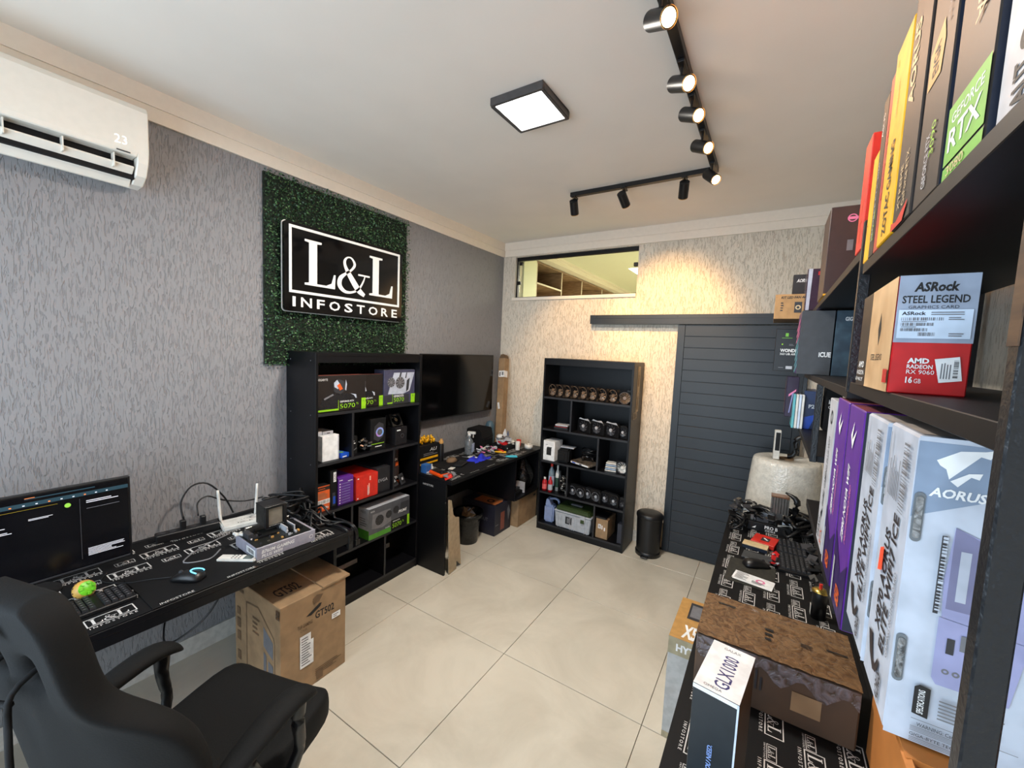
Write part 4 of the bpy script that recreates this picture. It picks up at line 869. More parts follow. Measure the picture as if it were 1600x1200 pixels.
for i, y in enumerate((1.11, 1.17, 1.23)):
    pass
B_ = None
# ================================================================= CONTENTS OF THE RIGHT BOOKCASE (front faces -y)
FANF = mat('bronze fan frame', (70, 60, 52), .4, metal=.4); FANB = mat('bronze fan blade', (112, 94, 78), .35)
words = ('first', 'second', 'third', 'fourth', 'fifth', 'sixth', 'seventh', 'eighth')
xsf = [.825,   .90, .98, 1.06, 1.145, 1.24, 1.335, 1.435]
proto = None
for i, x in enumerate(xsf):
    lab = '%s dark square fan from the left on the top shelf of the right bookcase' % words[i]
    if proto is None:
        proto = thing('case_fan', lab, 'fan', (x, 1.70, 1.3405 + .062), -.45, 'case fans on the top shelf')
        b = B(); fan(b, I4, .12, .025, BLK2, FANB, blades=7, ring=FANB); b.build('fan_rotor', proto)
        b = B()
        for sx in (-1, 1):
            for sz in (-1, 1): b.box(sx * .058 - .002 if sx > 0 else -.0602, -.0135, sz * .05 - .01, .0602 if sx > 0 else -.056, .0135, sz * .05 + .01, FANF)
        b.build('rubber_corner', proto)
    else:
        c = copy_tree(proto); c.location = (x, 1.70, 1.3405 + .062); c['label'] = lab
t = thing('case_fan', 'round bronze fan without a square frame at the right end of the top shelf', 'fan', (1.54, 1.70, 1.3405 + .052), .1)
b = B(); fan(b, I4, .115, .025, FANF, FANB, blades=11, ring=FANF, square=False); b.cyl((0, .008, 0), (0, .014, 0), .052, BLKM, n=24); b.build('fan_rotor', t)
t = thing('wired_part', 'small dark part with wires behind the round bronze fan', 'part', (1.57, 1.80, 1.3405)); B().box(-.04, -.02, 0, .03, .02, .12, BLK2).build('body', t, bevel=.004); B().tube([(.0, -.03, .03), (.02, -.05, .01), (.03, -.08, .006)], .003, GRYW).build('wire', t)
t = thing('graphics_card', 'grey card lying flat on the left compartment of the second shelf in the right bookcase', 'circuit board', (.93, 1.73, 1.0255), .1); B().box(-.07, -.05, 0, .07, .05, .02, BLK2).box(-.065, -.045, .02, .06, .045, .022, RED).build('body', t); B().box(-.06, -.05, .03, .07, .04, .045, GRYW).box(-.05, -.04, .022, .05, .03, .03, DGREY).build('cover', t, bevel=.002)
GB = mat('grey fan blades', (58, 58, 62), .35)
def gpu(label, loc, rz, L_, H_, nf, ring=None, bl=GREY, top=None, group=None, hub=None):
    t = thing('graphics_card', label, 'graphics card', loc, rz, group)
    b = B(); b.prism([(-L_ / 2, 0), (-L_ / 2 + .01, -.0), (L_ / 2, 0), (L_ / 2, H_ * .8), (L_ / 2 - .02, H_), (-L_ / 2 + .02, H_), (-L_ / 2, H_ * .85)], -.02, .02, BLK2, Matrix(((1, 0, 0, 0), (0, 0, 1, 0), (0, 1, 0, 0), (0, 0, 0, 1)))); b.build('shroud', t, bevel=.002)
    s = min(H_ * .92, L_ / nf * .96)
    for k in range(nf):
        b = B(Matrix.Translation((-L_ / 2 + L_ * (k + .5) / nf, -.026, H_ / 2))); fan(b, I4, s, .012, DGREY, GB, blades=9, ring=ring, square=False, hub=hub); b.build('fan_rotor', t)
    if top:
        B().prism([(-L_ * .4, H_), (L_ * .42, H_ - .008), (L_ * .3, H_ + .012), (0, H_ + .004), (-L_ * .3, H_ + .012)], -.022, -.019, top, Matrix(((1, 0, 0, 0), (0, 0, 1, 0), (0, 1, 0, 0), (0, 0, 0, 1)))).build('trim_strip', t)
    return t
for i, x in enumerate((1.17, 1.305, 1.445)):
    gpu('%s black graphics card with silver top trim on the right bookcase second shelf' % ('left', 'middle', 'right')[i], (x, 1.72 - i * .008, 1.0255), -.35, .16, .125, 1, None, GREY, GRYW, 'graphics cards on the second shelf', hub=GRYW)
gpu('plain black graphics card without silver trim at the right end of the second shelf', (1.55, 1.71, 1.0255), -.2, .09, .115, 1, None, GREY, None, 'graphics cards on the second shelf', hub=GRYW)
carton('small_appliance_box', 'white box with a black cube picture on the right bookcase third shelf', 'box', (.778, 1.64, .7055, .905, 1.80, .90), WHT, [('-y', [('r', .3, .28, .72, .64, INK), ('o', .5, .46, .12, .09, DGREY), ('lines', .2, .78, .5, .84, 1, GREY), ('p', [(.3, .64), (.38, .7), (.78, .7), (.72, .64)], DGREY)])], rz=-.05)
t = thing('camera_bag', 'black fabric bag beside the white box in the right bookcase', 'bag', (.975, 1.71, .7055), .15); B().box(-.055, -.06, 0, .06, .07, .13, BLKM).build('body', t, bevel=.014, seg=2); B().box(-.05, -.066, .02, .02, -.058, .09, BLKM).build('pocket', t, bevel=.003)
t = thing('foil_pouch', 'silver foil pouch lying on top of the black fabric bag', 'pouch', (.99, 1.76, .8365), .1); B().box(-.07, -.04, 0, .07, .05, .012, GRYW).build('body', t, bevel=.004)
t = thing('black_cables', 'coil of black cables behind the antistatic bag in the right bookcase', 'cable', (1.2, 1.78, .727)); b = B()
for k in range(6): b.tube([(.07 * math.cos(a + k), .05 * math.sin(a + k), .012 + k * .02 + .012 * math.sin(2 * a)) for a in [j * .7 for j in range(10)]], .006, BLK2, n=5, sub=3)
b.build('coil', t)
FOIL = mat('antistatic foil', (150, 138, 124), .25, metal=.6, kind='wrap', scale=14, rgb2=(84, 74, 66))
t = thing('antistatic_bag', 'crinkled antistatic bag tilting over the edge of the third shelf', 'bag', (1.20, 1.69, .728), -.35, None, .05); B().box(-.12, -.075, 0, .12, .08, .022, FOIL).build('body', t, bevel=.006); B().box(-.11, -.0775, .004, .11, -.075, .018, WHT).box(-.09, -.0782, .006, -.05, -.0775, .016, BLU).box(.0, -.0782, .006, .03, -.0775, .016, NAVY).build('label', t)
t = thing('cable_roll', 'shiny black roll lying on top of the antistatic bag', 'roll', (1.22, 1.71, .76), .2); B().tube([(-.06, 0, .02), (0, .02, .03), (.06, -.01, .02)], .022, BLKG, n=10).build('body', t)
t = thing('graphics_card', 'pale blue and white card stack on the right side of the third shelf', 'circuit board', (1.46, 1.71, .7055), .15); b = B()
for k in range(5): b.box(-.06 + k * .002, -.03, k * .017, .055, .05, k * .017 + .011, (mat('pale blue plastic', (120, 160, 200), .4) if k % 2 else WHTP))
b.build('body', t, bevel=.002)
t = thing('case_fan', 'white bladed fan at the right end of the third shelf', 'fan', (1.565, 1.68, .7055 + .058), -.15); b = B(); fan(b, I4, .112, .025, BLK2, WHTP, blades=11, ring=GREY); b.build('fan_rotor', t)
def bottle(label, x, y, z, r, h, m, capm, neck=.4, lab=None, tip=False):
    t = thing('bottle', label, 'bottle', (x, y, z), 0, 'cleaning bottles in the right bookcase')
    B().lathe([(.001, 0), (r, 0), (r, h * .62), (r * .9, h * .72), (r * neck, h * .84), (r * neck, h * .88)], m, n=18).build('body', t)
    B().lathe([(r * neck * 1.2, h * .87), (r * neck * 1.2, h * .93), (r * neck * (.4 if tip else 1.1), h), (.001, h)], capm, n=14).build('cap', t)
    if lab: B().lathe([(r * 1.015, h * .15), (r * 1.015, h * .52)], lab, n=18).build('label', t)
RB = mat('red bottle plastic', (176, 30, 36), .3)
CB = mat('clear bottle plastic', (150, 168, 180), .12, trans=.4)
bottle('short red bottle with a white cap, leftmost of the bottles', .800, 1.66, .3905, .025, .135, RB, WHTP, lab=mat('pale red label', (214, 90, 90), .5))
bottle('red bottle with a pointed red tip in front of the other bottles', .868, 1.65, .3905, .023, .155, RB, RB, tip=True, lab=GRYW)
bottle('clear bottle with a red cap standing behind the two red bottles', .838, 1.73, .3905, .03, .27, CB, RED, lab=mat('pale blue label', (0, 0, 0)))
bottle('white bottle with a dark shoulder and white cap behind the red bottles', .905, 1.73, .3905, .022, .26, WHTP, WHTP, lab=mat('dark green label', (30, 60, 46), .5))
bottle('slim dark bottle right of the white bottle', .945, 1.71, .3905, .018, .22, BLK2, BLK2)
heap('spring_parts', 'column of small black and silver fittings beside the bottles', 'hardware', (1.0, 1.68, .3905), 44, .028, .03, .2, [BLK2, WHTP, BLK2, STEEL], 31, smin=.01, smax=.03)
for i, (x, rg) in enumerate(((1.145, GREY), (1.30, GREY), (1.47, None))):
    gpu('%s black two-fan graphics card on the fourth shelf of the right bookcase' % ('left', 'middle', 'right')[i], (x, 1.70 - i * .005, .3905), -.25, .19, .115, 2, rg, DGREY, None, 'graphics cards on the fourth shelf', hub=GRYW)
gpu('small black graphics card at the far right end of the fourth shelf', (1.585, 1.69, .3905), -.1, .07, .10, 1, None, GREY, None, 'graphics cards on the fourth shelf')
t = thing('jug', 'translucent pale blue plastic jug on the bottom shelf of the right bookcase', 'jug', (.853, 1.715, .0715), .15)
JB = mat('pale blue translucent plastic', (148, 166, 208), .3, trans=.25)
B().box(-.05, -.055, 0, .05, .055, .17, JB).build('body', t, bevel=.014, seg=2)
B().prism([(-.045, .165), (.02, .165), (-.01, .235), (-.035, .235)], -.045, .045, JB, Matrix(((1, 0, 0, 0), (0, 0, 1, 0), (0, 1, 0, 0), (0, 0, 0, 1)))).build('neck', t, bevel=.006)
B().tube([(-.01, 0, .225), (.05, 0, .235), (.085, 0, .21), (.08, 0, .13), (.045, 0, .11)], .012, JB, n=10).build('handle', t)
t = thing('toolbox', 'pale grey plastic toolbox with a dark green lid on the bottom shelf', 'toolbox', (1.13, 1.735, .0715), -.03)
TB = mat('pale grey box plastic', (168, 172, 178), .4); TG = mat('dark green plastic', (52, 68, 34), .4)
b = B(); b.prism([(-.175, 0), (.175, 0), (.19, .15), (-.19, .15)], -.1, .1, TB, Matrix(((1, 0, 0, 0), (0, 0, 1, 0), (0, 1, 0, 0), (0, 0, 0, 1)))); b.build('tub', t, bevel=.006, seg=2)
for x in (-.15, -.12, -.02, .0, .02, .13, .155): B().box(x - .004, -.104, .0, x + .004, -.099, .12, TB).build('rib', t)
B().box(-.195, -.106, .15, .195, .106, .165, TB).build('rim', t, bevel=.004)
b = B(); b.prism([(-.185, .165), (.185, .165), (.165, .21), (-.165, .21)], -.1, .1, TG, Matrix(((1, 0, 0, 0), (0, 0, 1, 0), (0, 1, 0, 0), (0, 0, 0, 1)))); b.build('lid', t, bevel=.01, seg=2)
B().box(-.06, -.018, .211, .06, .018, .224, GREY).build('handle', t, bevel=.005)
la = B().box(.085, -.115, .11, .135, -.104, .17, TB).build('latch', t, bevel=.003); B().box(.092, -.117, .1, .128, -.1145, .135, TG).build('latch_pad', la)
B().box(-.07, -.1035, .05, .0, -.1015, .12, INK).box(-.055, -.1042, .06, -.015, -.1035, .11, GREY).build('label', t)
carton('kraft_box', 'kraft box with a black lid strip and white label on the bottom shelf', 'box', (1.362, 1.645, .0715, 1.475, 1.87, .255), KRAFT, [('-y', [('r', .2, .5, .45, .72, WHT), ('r', .5, .48, .58, .68, WHT), ('r', .7, .42, .8, .6, WHT), ('bar', .25, .55, .4, .68, INK, 0)])], facem={'top': KRAFTD})
t = thing('thin_box', 'flat black box lying on top of the kraft box', 'box', (1.41, 1.735, .2555), 0); B().box(-.055, -.09, 0, .045, .08, .014, BLK2).build('carton', t, bevel=.002)
carton('small_box', 'slate grey box at the right end of the bottom shelf', 'box', (1.565, 1.65, .0715, 1.607, 1.86, .25), mat('slate grey card', (44, 46, 56), .5), [])
# pedal bin
t = thing('pedal_bin', 'black pedal bin standing on the floor between the right bookcase and the sliding door', 'bin', (1.815, 1.765, 0))
B().lathe([(.001, .0), (.105, 0), (.108, .035), (.1, .04)], BLK2, n=32, sy=.92).build('base', t)
B().lathe([(.1, .04), (.11, .34)], BLK2, n=32, sy=.92).build('body', t)
B().lathe([(.113, .34), (.117, .352), (.115, .372), (.10, .384), (.05, .39), (.001, .39)], BLK2, n=32, sy=.92).build('lid', t)
B().box(-.03, -.135, .012, .03, -.09, .02, BLK2).build('pedal', t, bevel=.002)
# ================================================================= RIGHT SIDE: DESK, SHELVING, BOXES
rd = thing('desk', 'long black desk on the right in front of the steel shelving', 'desk', (2.467, -1.3, 0))
B().box(0, 0, .72, .60, 2.52, .745, BLK).build('desktop', rd, bevel=.001)
B().box(.04, 2.48, 0, .58, 2.5, .72, BLK).build('leg_panel', rd); B().box(.04, .02, 0, .58, .04, .72, BLK).build('leg_panel', rd)
t = thing('desk_mat', 'black desk mat with sideways white emblems covering the right desk', 'desk mat', (2.466, -1.3, .7455))
B().box(0, 0, 0, .50, 2.5, .003, MATB).build('mat_body', t)
b = B(); T = Matrix(((0, 1, 0, 0), (-1, 0, 0, 2.5), (0, 0, 1, 0), (0, 0, 0, 1))); mat_logos(b, T, 2.5, .50, .19, .105, .0038, PRW); b.build('printed_artwork', t)
ZD = .7490
# steel shelving
sh_ = thing('shelving_rack', 'tall black steel shelving rack on the right full of product boxes', 'shelving', (2.765, -1.5, 0))
SHB = mat('dark shelf board', (15, 15, 18), .5, spec=.3)
for y, z0, top in ((0, 0, 2.7), (.714, 1.722, 2.085), (1.36, 1.43, 1.7075), (2.10, 1.43, 1.7075)):
    B().box(0, y, z0, .019, y + .017, top, METB).build('post', sh_, bevel=.0015)
    B().box(.358, y, 0, .375, y + .017, 2.7, METB).build('post', sh_, bevel=.0015)
B().box(-.0012, .0, 1.80, -.0002, .016, 2.7, mat('warm lit wood strip', (92, 66, 44), .6, kind='wood', rgb2=(64, 44, 30))).build('edge_strip', sh_)  # warm light on the post's upper side face, put into the brown colour
for (y0, y1, z) in ((.02, .692, 1.99), (.02, .692, 1.745), (.715, 2.1, 2.03), (.715, 2.1, 1.73), (1.38, 2.1, 1.45), (.60, 1.34, 1.30)):
    B().box(.002, y0, z - .022, .375, y1, z, SHB).build('shelf', sh_, bevel=.001)
B().box(.366, .02, .4, .374, .69, 2.5, mat('grey wood back panel', (62, 58, 56), .6, kind='wood', rgb2=(44, 42, 42))).build('back_panel', sh_)
# --- top shelf of the near unit: spines face the room (-x)
BK = BRN; ZS = 1.9905
CARD = mat('charcoal card', (32, 32, 36), .5)
carton('graphics_card_box', 'bright red box standing leaning behind the rack post on the top shelf', 'box', (2.765, -.765, 2.0305, 3.0, -.69, 2.27), RED, [('-x', [('t', 'RTX', .35, .1, .55, .5, ORG, {'rot': 1})])])
carton('graphics_card_box', 'small yellow box with a black dot next to the bright red box', 'box', (2.767, -.848, ZS, 3.02, -.80, 2.20), YEL, [('-x', [('o', .3, .35, .04, 0, INK)])], facem={'+y': YEL})
carton('graphics_card_box', 'narrow dark box with RTX print between the small and the large yellow box', 'box', (2.767, -.895, ZS, 3.02, -.851, 2.285), BRN, [('-x', [('t', 'GEFORCE RTX 3060', .3, .1, .55, .6, GRYW, {'rot': 1}), ('t', 'ASUS', .3, .75, .6, .9, WHT, {'rot': 1}), ('t', 'RTX', .62, .1, .8, .3, LIME, {'rot': 1})])])
carton('graphics_card_box', 'narrow red brown box immediately left of the large yellow box', 'box', (2.767, -.943, ZS, 3.02, -.898, 2.30), mat('red brown card', (170, 60, 44), .45), [('-x', [('t', 'ROG STRIX', .3, .3, .6, .8, RED, {'rot': 1})])])
carton('graphics_card_box', 'large yellow box with black ZOTAC GAMING spine lettering on the top shelf', 'box', (2.764, -1.048, ZS, 3.03, -.946, 2.315), YEL, [('-x', [('t', 'ZOTAC GAMING', .36, .03, .62, .50, INK, {'rot': 1, 'bold': .02}), ('t', 'GEFORCE RTX', .4, .62, .52, .8, TAN, {'rot': 1}), ('o', .2, .92, .05, .03, TAN)])])
carton('graphics_card_box', 'tall dark box with cream AORUS spine lettering right of the large yellow box', 'box', (2.765, -1.148, ZS, 3.03, -1.052, 2.40), BRN, [('-x', [('t', 'AORUS', .15, .42, .48, .72, CREAM, {'rot': 1, 'bold': .03, 'shear': .2}), ('t', 'GeForce RTX', .5, .06, .66, .25, CREAM, {'rot': 1}), ('t', 'XTREME', .26, .06, .4, .22, CREAM, {'rot': 1}), ('p', [(0, 0), (.7, 0), (.9, .06), (.3, .02), (0, .03)], RED)])])
carton('graphics_card_box', 'tall dark box with a gold tag and GEFORCE RTX 3090 on its spine', 'box', (2.767, -1.252, ZS, 3.04, -1.154, 2.40), BRN, [('-x', [('p', [(.1, .36), (.6, .36), (.66, .45), (.55, .52), (.1, .47)], GOLD), ('t', 'EVGA', .26, .38, .5, .47, INK, {'rot': 1, 'bold': .02}), ('t', 'GEFORCE RTX', .36, .04, .52, .20, GRYW, {'rot': 1, 'bold': .01}), ('t', '3090', .56, .12, .72, .22, LIME, {'rot': 1}), ('t', 'FTW3 ULTRA', .72, .48, .8, .68, GREY, {'rot': 1})])], facem={'-y': NAVY})
carton('graphics_card_box', 'dark box with a large green GEFORCE RTX panel on its spine', 'box', (2.770, -1.364, ZS, 3.04, -1.258, 2.40), BRN, [('-x', [('r', .0, .0, 1, .035, mat('apple green print', (110, 176, 58), .5)), ('r', .0, .042, 1, .195, MATS['apple green print']), ('t', 'GEFORCE', .12, .142, .9, .17, WHT, {'bold': .01}), ('t', 'RTX', .1, .07, .9, .128, WHT, {'bold': .02}), ('t', '3080', .15, .006, .6, .03, CREAM), ('t', 'EVGA', .5, .33, .72, .48, CREAM, {'rot': 3})])], facem={'-y': NAVY})
carton('graphics_card_box', 'white box with black PALIT lettering at the near end of the top shelf', 'box', (2.775, -1.478, ZS, 3.05, -1.370, 2.40), mat('off white card', (190, 190, 194), .5), [('-x', [('t', 'PALIT', .25, .0, .5, .11, INK, {'rot': 1, 'bold': .03}), ('o', .4, .15, .1, .05, INK), ('p', [(.75, .35), (1, .27), (1, .6), (.8, .55)], INK), ('vlines', .2, .5, .6, .95, 5, GRYW)])])
# --- second shelf of the near unit
STG = mat('steel grey print', (150, 160, 178), .4); LBL = mat('pale blue white label', (200, 214, 232), .5)
t = carton('graphics_card_box', 'silver and red graphics card box with a white barcode label on the rack shelf', 'box', (2.764, -1.15, 1.7455, 2.842, -.90, 1.907), REDP,
    [('-y', [('r', 0, .435, 1, 1, STG), ('t', 'ASRock', .2, .86, .76, .94, INK, {'bold': .04, 'shear': .15}), ('t', 'STEEL LEGEND', .06, .765, .9, .83, INK, {'bold': .02}), ('t', 'GRAPHICS CARD', .15, .72, .78, .745, DGREY), ('t', 'AMD', .22, .26, .5, .305, WHT, {'bold': .04}), ('t', 'RADEON', .22, .215, .55, .25, WHT, {'bold': .02}), ('t', 'RX 9060 XT', .22, .17, .74, .205, WHT), ('t', '16', .22, .09, .31, .145, WHT, {'bold': .03}), ('t', 'GB', .33, .092, .42, .13, WHT)]),
     ('-x', [('r', .0, .0, .34, 1, BRN), ('r', .34, 0, 1, 1, mat('tan streaked print', (206, 172, 130), .5, rgb2=(176, 140, 100), scale=12)), ('p', [(.66, .42), (.70, .58), (.66, .74), (.62, .58)], INK), ('t', 'STEEL LEGEND', .48, .28, .8, .34, INK), ('t', 'AMD', .08, .2, .28, .27, WHT, {'bold': .02}), ('t', 'RADEON', .05, .12, .3, .17, WHT), ('t', 'RX 9060 XT', .03, .05, .3, .09, WHT), ('r', .9, .08, 1, .2, REDP)])],
    stickers=[('barcode_label', '-y', [('r', .03, .47, .95, .71, LBL), ('t', 'ASRock', .07, .665, .38, .695, INK, {'bold': .03}), ('bar', .07, .62, .62, .645, GREY, 0), ('bar', .07, .575, .5, .6, GREY, 0), ('bar', .07, .53, .42, .555, GREY, 0), ('bar', .3, .49, .52, .52, GREY, 0), ('lines', .44, .66, .9, .695, 2, GREY), ('lines', .66, .62, .9, .65, 2, GREY), ('lines', .68, .485, .9, .52, 2, GREY), ('lines', .07, .605, .4, .615, 1, GREY), ('lines', .07, .56, .36, .57, 1, GREY)]),
              ('price_label', '-y', [('p', [(.56, .30), (.86, .325), (.92, .13), (.64, .105)], WHT), ('bar', .8, .15, .86, .3, INK, 1), ('vlines', .64, .14, .78, .29, 4, GREY)])])
carton('graphics_card_box', 'dark grey box filling the back of the rack shelf behind the silver and red box', 'box', (2.86, -1.05, 1.7455, 3.12, -.88, 1.93), DGREY, [('-y', [('vlines', .05, .05, .95, .95, 12, GREY)])]) if 0 else None
# --- tall motherboard boxes
AW = mat('pale blue white card', (182, 189, 202), .4); AG = mat('pale grey print', (126, 142, 164), .4); HS = mat('lavender grey print', (150, 152, 190), .4); INKP = mat('dark brown print', (44, 36, 38), .5)
def tall_box(ext, lab, orange):
    sp = [('t', 'X870 AORUS', .30, .24, .50, .62, INKP, {'rot': 1, 'bold': .02}), ('t', 'ELITE WIFI7 ICE', .54, .20, .74, .70, INKP, {'rot': 1, 'bold': .02}), ('t', 'GAMING MOTHERBOARD', .80, .22, .88, .52, GREY, {'rot': 1}),
          ('p', [(.15, .19), (.30, .20), (.42, .115), (.52, .12), (.60, .16), (.66, .15), (.58, .10), (.45, .085), (.28, .12)], INKP), ('t', 'AORUS', .62, .03, .78, .13, INKP, {'rot': 1, 'bold': .03, 'shear': .2}),
          ('vlines', .2, .74, .6, .9, 7, GREY), ('bar', .66, .72, .84, .96, GREY, 1), ('r', .16, .72, .175, .97, GREY)]
    if orange: sp.append(('p', [(.24, .44), (.40, .46), (.40, .55), (.26, .53)], mat('fluorescent orange tag', (255, 84, 50), .5)))
    fr_ = [('r', 0, 0, 1, 1, AW), ('p', [(0, 1), (1, 1), (1, .72), (0, .56), (0, 1)], AG) if 0 else ('p', [(.0, .75), (.0, .985), (1, .985), (1, .92), (.64, .83)], AG), ('p', [(.15, .93), (.32, .965), (.50, .972), (.58, .98), (.54, .95), (.47, .955), (.26, .875), (.23, .905), (.18, .915)], WHT), ('p', [(.27, .87), (.40, .90), (.50, .905), (.48, .885), (.42, .89), (.33, .855)], WHT), ('t', 'AORUS', .12, .815, .56, .845, WHT, {'bold': .03, 'shear': .2}),
           ('p', [(.32, .56), (.36, .73), (.6, .7), (.66, .66), (.98, .64), (.98, .42), (.34, .44)], HS), ('p', [(.36, .73), (.36, .47), (.56, .47), (.56, .70)], mat('violet grey print', (118, 118, 150), .4)), ('r', .42, .5, .5, .66, SIL), ('p', [(.32, .44), (.32, .24), (.36, .22), (.9, .22), (.98, .42)], HS), ('o', .42, .27, .03, .014, GREY), ('o', .50, .27, .03, .014, GREY), ('o', .58, .27, .03, .014, GREY), ('r', .40, .33, .46, .38, DGREY), ('r', .5, .35, .6, .40, GREY), ('r', .62, .30, .66, .36, DGREY), ('r', .26, .45, .30, .70, DGREY), ('bar', .27, .46, .31, .70, AW, 1),
           ('p', [(.20, .195), (.24, .205), (.33, .2), (.33, .10), (.2, .105)], INK), ('t', 'SPECIFICATIONS', .235, .11, .29, .19, WHT, {'rot': 1, 'bold': .01}), ('lines', .4, .11, .9, .18, 6, GREY), ('r', .2, .088, 1, .09, GREY), ('t', 'WARNING: Cancer', .25, .068, .6, .08, INK), ('lines', .2, .048, .9, .066, 4, GREY), ('t', 'GIGA-BYTE TECHNOLOGY', .2, .033, .8, .043, INK), ('lines', .2, .015, .7, .030, 3, GREY)]
    q = .36
    def sc(it):
        it = list(it)
        if it[0] in ('r', 'lines', 'bar'): it[1] *= q; it[3] *= q
        elif it[0] == 't': it[2] *= q; it[4] *= q
        elif it[0] == 'p': it[1] = [(x * q, y) for x, y in it[1]]
        elif it[0] == 'o': it[1] *= q; it[3] *= q; it[4] *= q
        return tuple(it)
    fr_ = [('r', 0, 0, 1, 1, AW), ('p', [(.0, .74), (.0, .985), (1, .985), (1, .97), (.4, .90)], AG)] + [sc(i) for i in fr_[2:]]
    t = carton('motherboard_box', lab, 'box', ext, AW, [('-x', sp), ('-y', fr_), ('top', [('r', .02, .1, .98, .9, mat('tan grey print', (178, 166, 158), .5)), ('lines', .2, .4, .9, .7, 3, WHT)])], 'tall white motherboard boxes on the rack', bevel=.003)
    W, Dp, H = ext[3] - ext[0], ext[4] - ext[1], ext[5] - ext[2]
    for z in (.247, .085):
        b = B(Matrix.Translation((-W / 2 + .0055, -Dp / 2 - .0015, 0))); b.prism(rrect(-.0045, z - .02, .0045, z + .035, .0044, 4), -.0012, .0012, CLR, Matrix(((1, 0, 0, 0), (0, 0, -1, 0), (0, 1, 0, 0), (0, 0, 0, 1)))); b.build('plastic_handle', t)
        b = B(Matrix.Translation((-W / 2 + .0055, -Dp / 2 - .0032, 0))); b.prism(rrect(-.003, z - .016, .003, z + .031, .0029, 4), -.0005, .0005, mat('dark slot', (60, 60, 60), .3, kind='wrap', scale=60, rgb2=(150, 150, 150)), Matrix(((1, 0, 0, 0), (0, 0, -1, 0), (0, 1, 0, 0), (0, 0, 0, 1)))); b.build('slot', t)
    return t
tall_box((2.765, -1.316, 1.366, 3.04, -1.196, 1.709), 'nearest tall white motherboard box with an orange tag on its spine', True)
tall_box((2.763, -1.188, 1.366, 3.04, -1.058, 1.706), 'second tall white motherboard box, behind the one with the orange tag', False)
for y0, y1, lab in ((-1.0, -.85, 'nearer'), (-.83, -.675, 'farther')):
    carton('motherboard_box', '%s of the two purple boxes with slanted white lettering on the rack' % lab, 'box', (2.767, y0, 1.3005, 3.08, y1, 1.702), PUR,
        [('-x', [('p', [(0, 0), (1, 0), (1, .3), (.6, .2), (0, .35)], PUR2), ('t', 'Z890 NOVA WIFI', .35, .34, .52, .72, WHT, {'rot': 1, 'bold': .02, 'shear': .3}), ('t', 'MOTHERBOARD', .62, .36, .72, .64, PINK, {'rot': 1, 'shear': .3}), ('p', [(.35, .86), (.5, .93), (.45, .84), (.7, .9), (.5, .8)], WHT), ('t', '850', .42, .05, .75, .13, ORG, {'rot': 1, 'bold': .03}), ('r', .1, .0, .2, .22, GRYW)])],
        'purple motherboard boxes on the rack', facem={'top': mat('orange pink gloss', (196, 110, 110), .12, rgb2=(96, 60, 120), scale=9), '-y': NAVY}, bevel=.002)
carton('motherboard_box', 'pale grey tall box with a slanted badge standing beyond the purple boxes', 'box', (2.767, -.655, 1.3005, 3.06, -.525, 1.69), GRYW, [('-x', [('o', .5, .88, .14, .09, DGREY), ('t', 'PRIME GAMING PLUS WIFI', .4, .28, .62, .75, GREY, {'rot': 1, 'bold': .01}), ('p', [(.4, .22), (.6, .27), (.5, .18)], INK), ('t', 'RTX', .6, .04, .85, .14, ORG, {'rot': 1}), ('t', 'MAG', .2, .05, .45, .18, INK, {'rot': 1})])])
# --- farther unit of the rack
carton('power_supply_box', 'dark brown power supply box with a gold square badge on top of the rack', 'box', (2.762, -.02, 2.0305, 2.85, .2, 2.345), mat('dark maroon card', (46, 30, 30), .45), [('-y', [('o', .72, .86, .16, .12, PINK), ('r', .56, .845, .9, .875, PINK), ('r', .62, .5, .82, .62, GREY), ('r', .54, .1, .78, .22, GOLD), ('t', '80', .58, .14, .74, .2, INK, {'bold': .03}), ('r', 0, 0, 1, .02, YEL)])], facem={'bottom': YEL})
carton('product_box', 'glossy box with a red tag standing beside the maroon power supply box', 'box', (2.735, .5, 2.0305, 2.80, .7, 2.225), mat('glossy purple brown card', (62, 48, 62), .15), [('-y', [('p', [(.05, .0), (.25, 0), (.3, 1), (.05, 1)], SIL), ('r', .62, .84, .9, .93, REDP)])])
carton('orange_box', 'orange box partly hidden beneath the maroon power supply box', 'box', (2.80, .3, 2.0305, 2.86, .45, 2.12), ORG, [])
carton('fan_kit_box', 'small kraft box with KIT LED FAN print on the far end of the rack', 'box', (2.613, .62, 2.0, 2.742, .9, 2.125), mat('tan card', (172, 132, 84), .6), [('-y', [('t', 'KIT LED FAN A', .2, .82, .95, .92, INK, {'bold': .02, 'shear': .2}), ('r', .66, .25, .9, .68, DGREY), ('o', .78, .46, .09, .05, CREAM), ('lines', .2, .3, .3, .7, 4, DGREY)])], facem={'bottom': KRAFTD}) 
carton('product_box', 'black box with small white slanted lettering behind the small kraft box', 'box', (2.69, .93, 2.0305, 2.77, 1.0, 2.275), CARD, [('-y', [('t', 'AORUS', .2, .82, .95, .9, WHT, {'bold': .03, 'shear': .3})])])
carton('cooler_box', 'black box with a green emblem and WONDER lettering overhanging the rack', 'box', (2.632, .72, 1.7305, 2.745, .9, 1.955), BLK2, [('-y', [('r', .38, .82, .5, .9, MATS['apple green print']), ('r', .25, .78, .66, .79, MATS['apple green print']), ('t', 'WONDER', .22, .45, 1.0, .53, WHT, {'bold': .03}), ('t', '360 UB ARGB', .22, .38, 1.0, .43, WHT, {'bold': .01}), ('r', .26, .62, .31, .65, LIME), ('lines', .55, .6, .75, .65, 2, GREY), ('r', .5, .05, .75, .12, GRYW), ('lines', .2, .06, .48, .1, 1, GREY)])])
TQ = mat('teal stripe print', (90, 170, 180), .4)
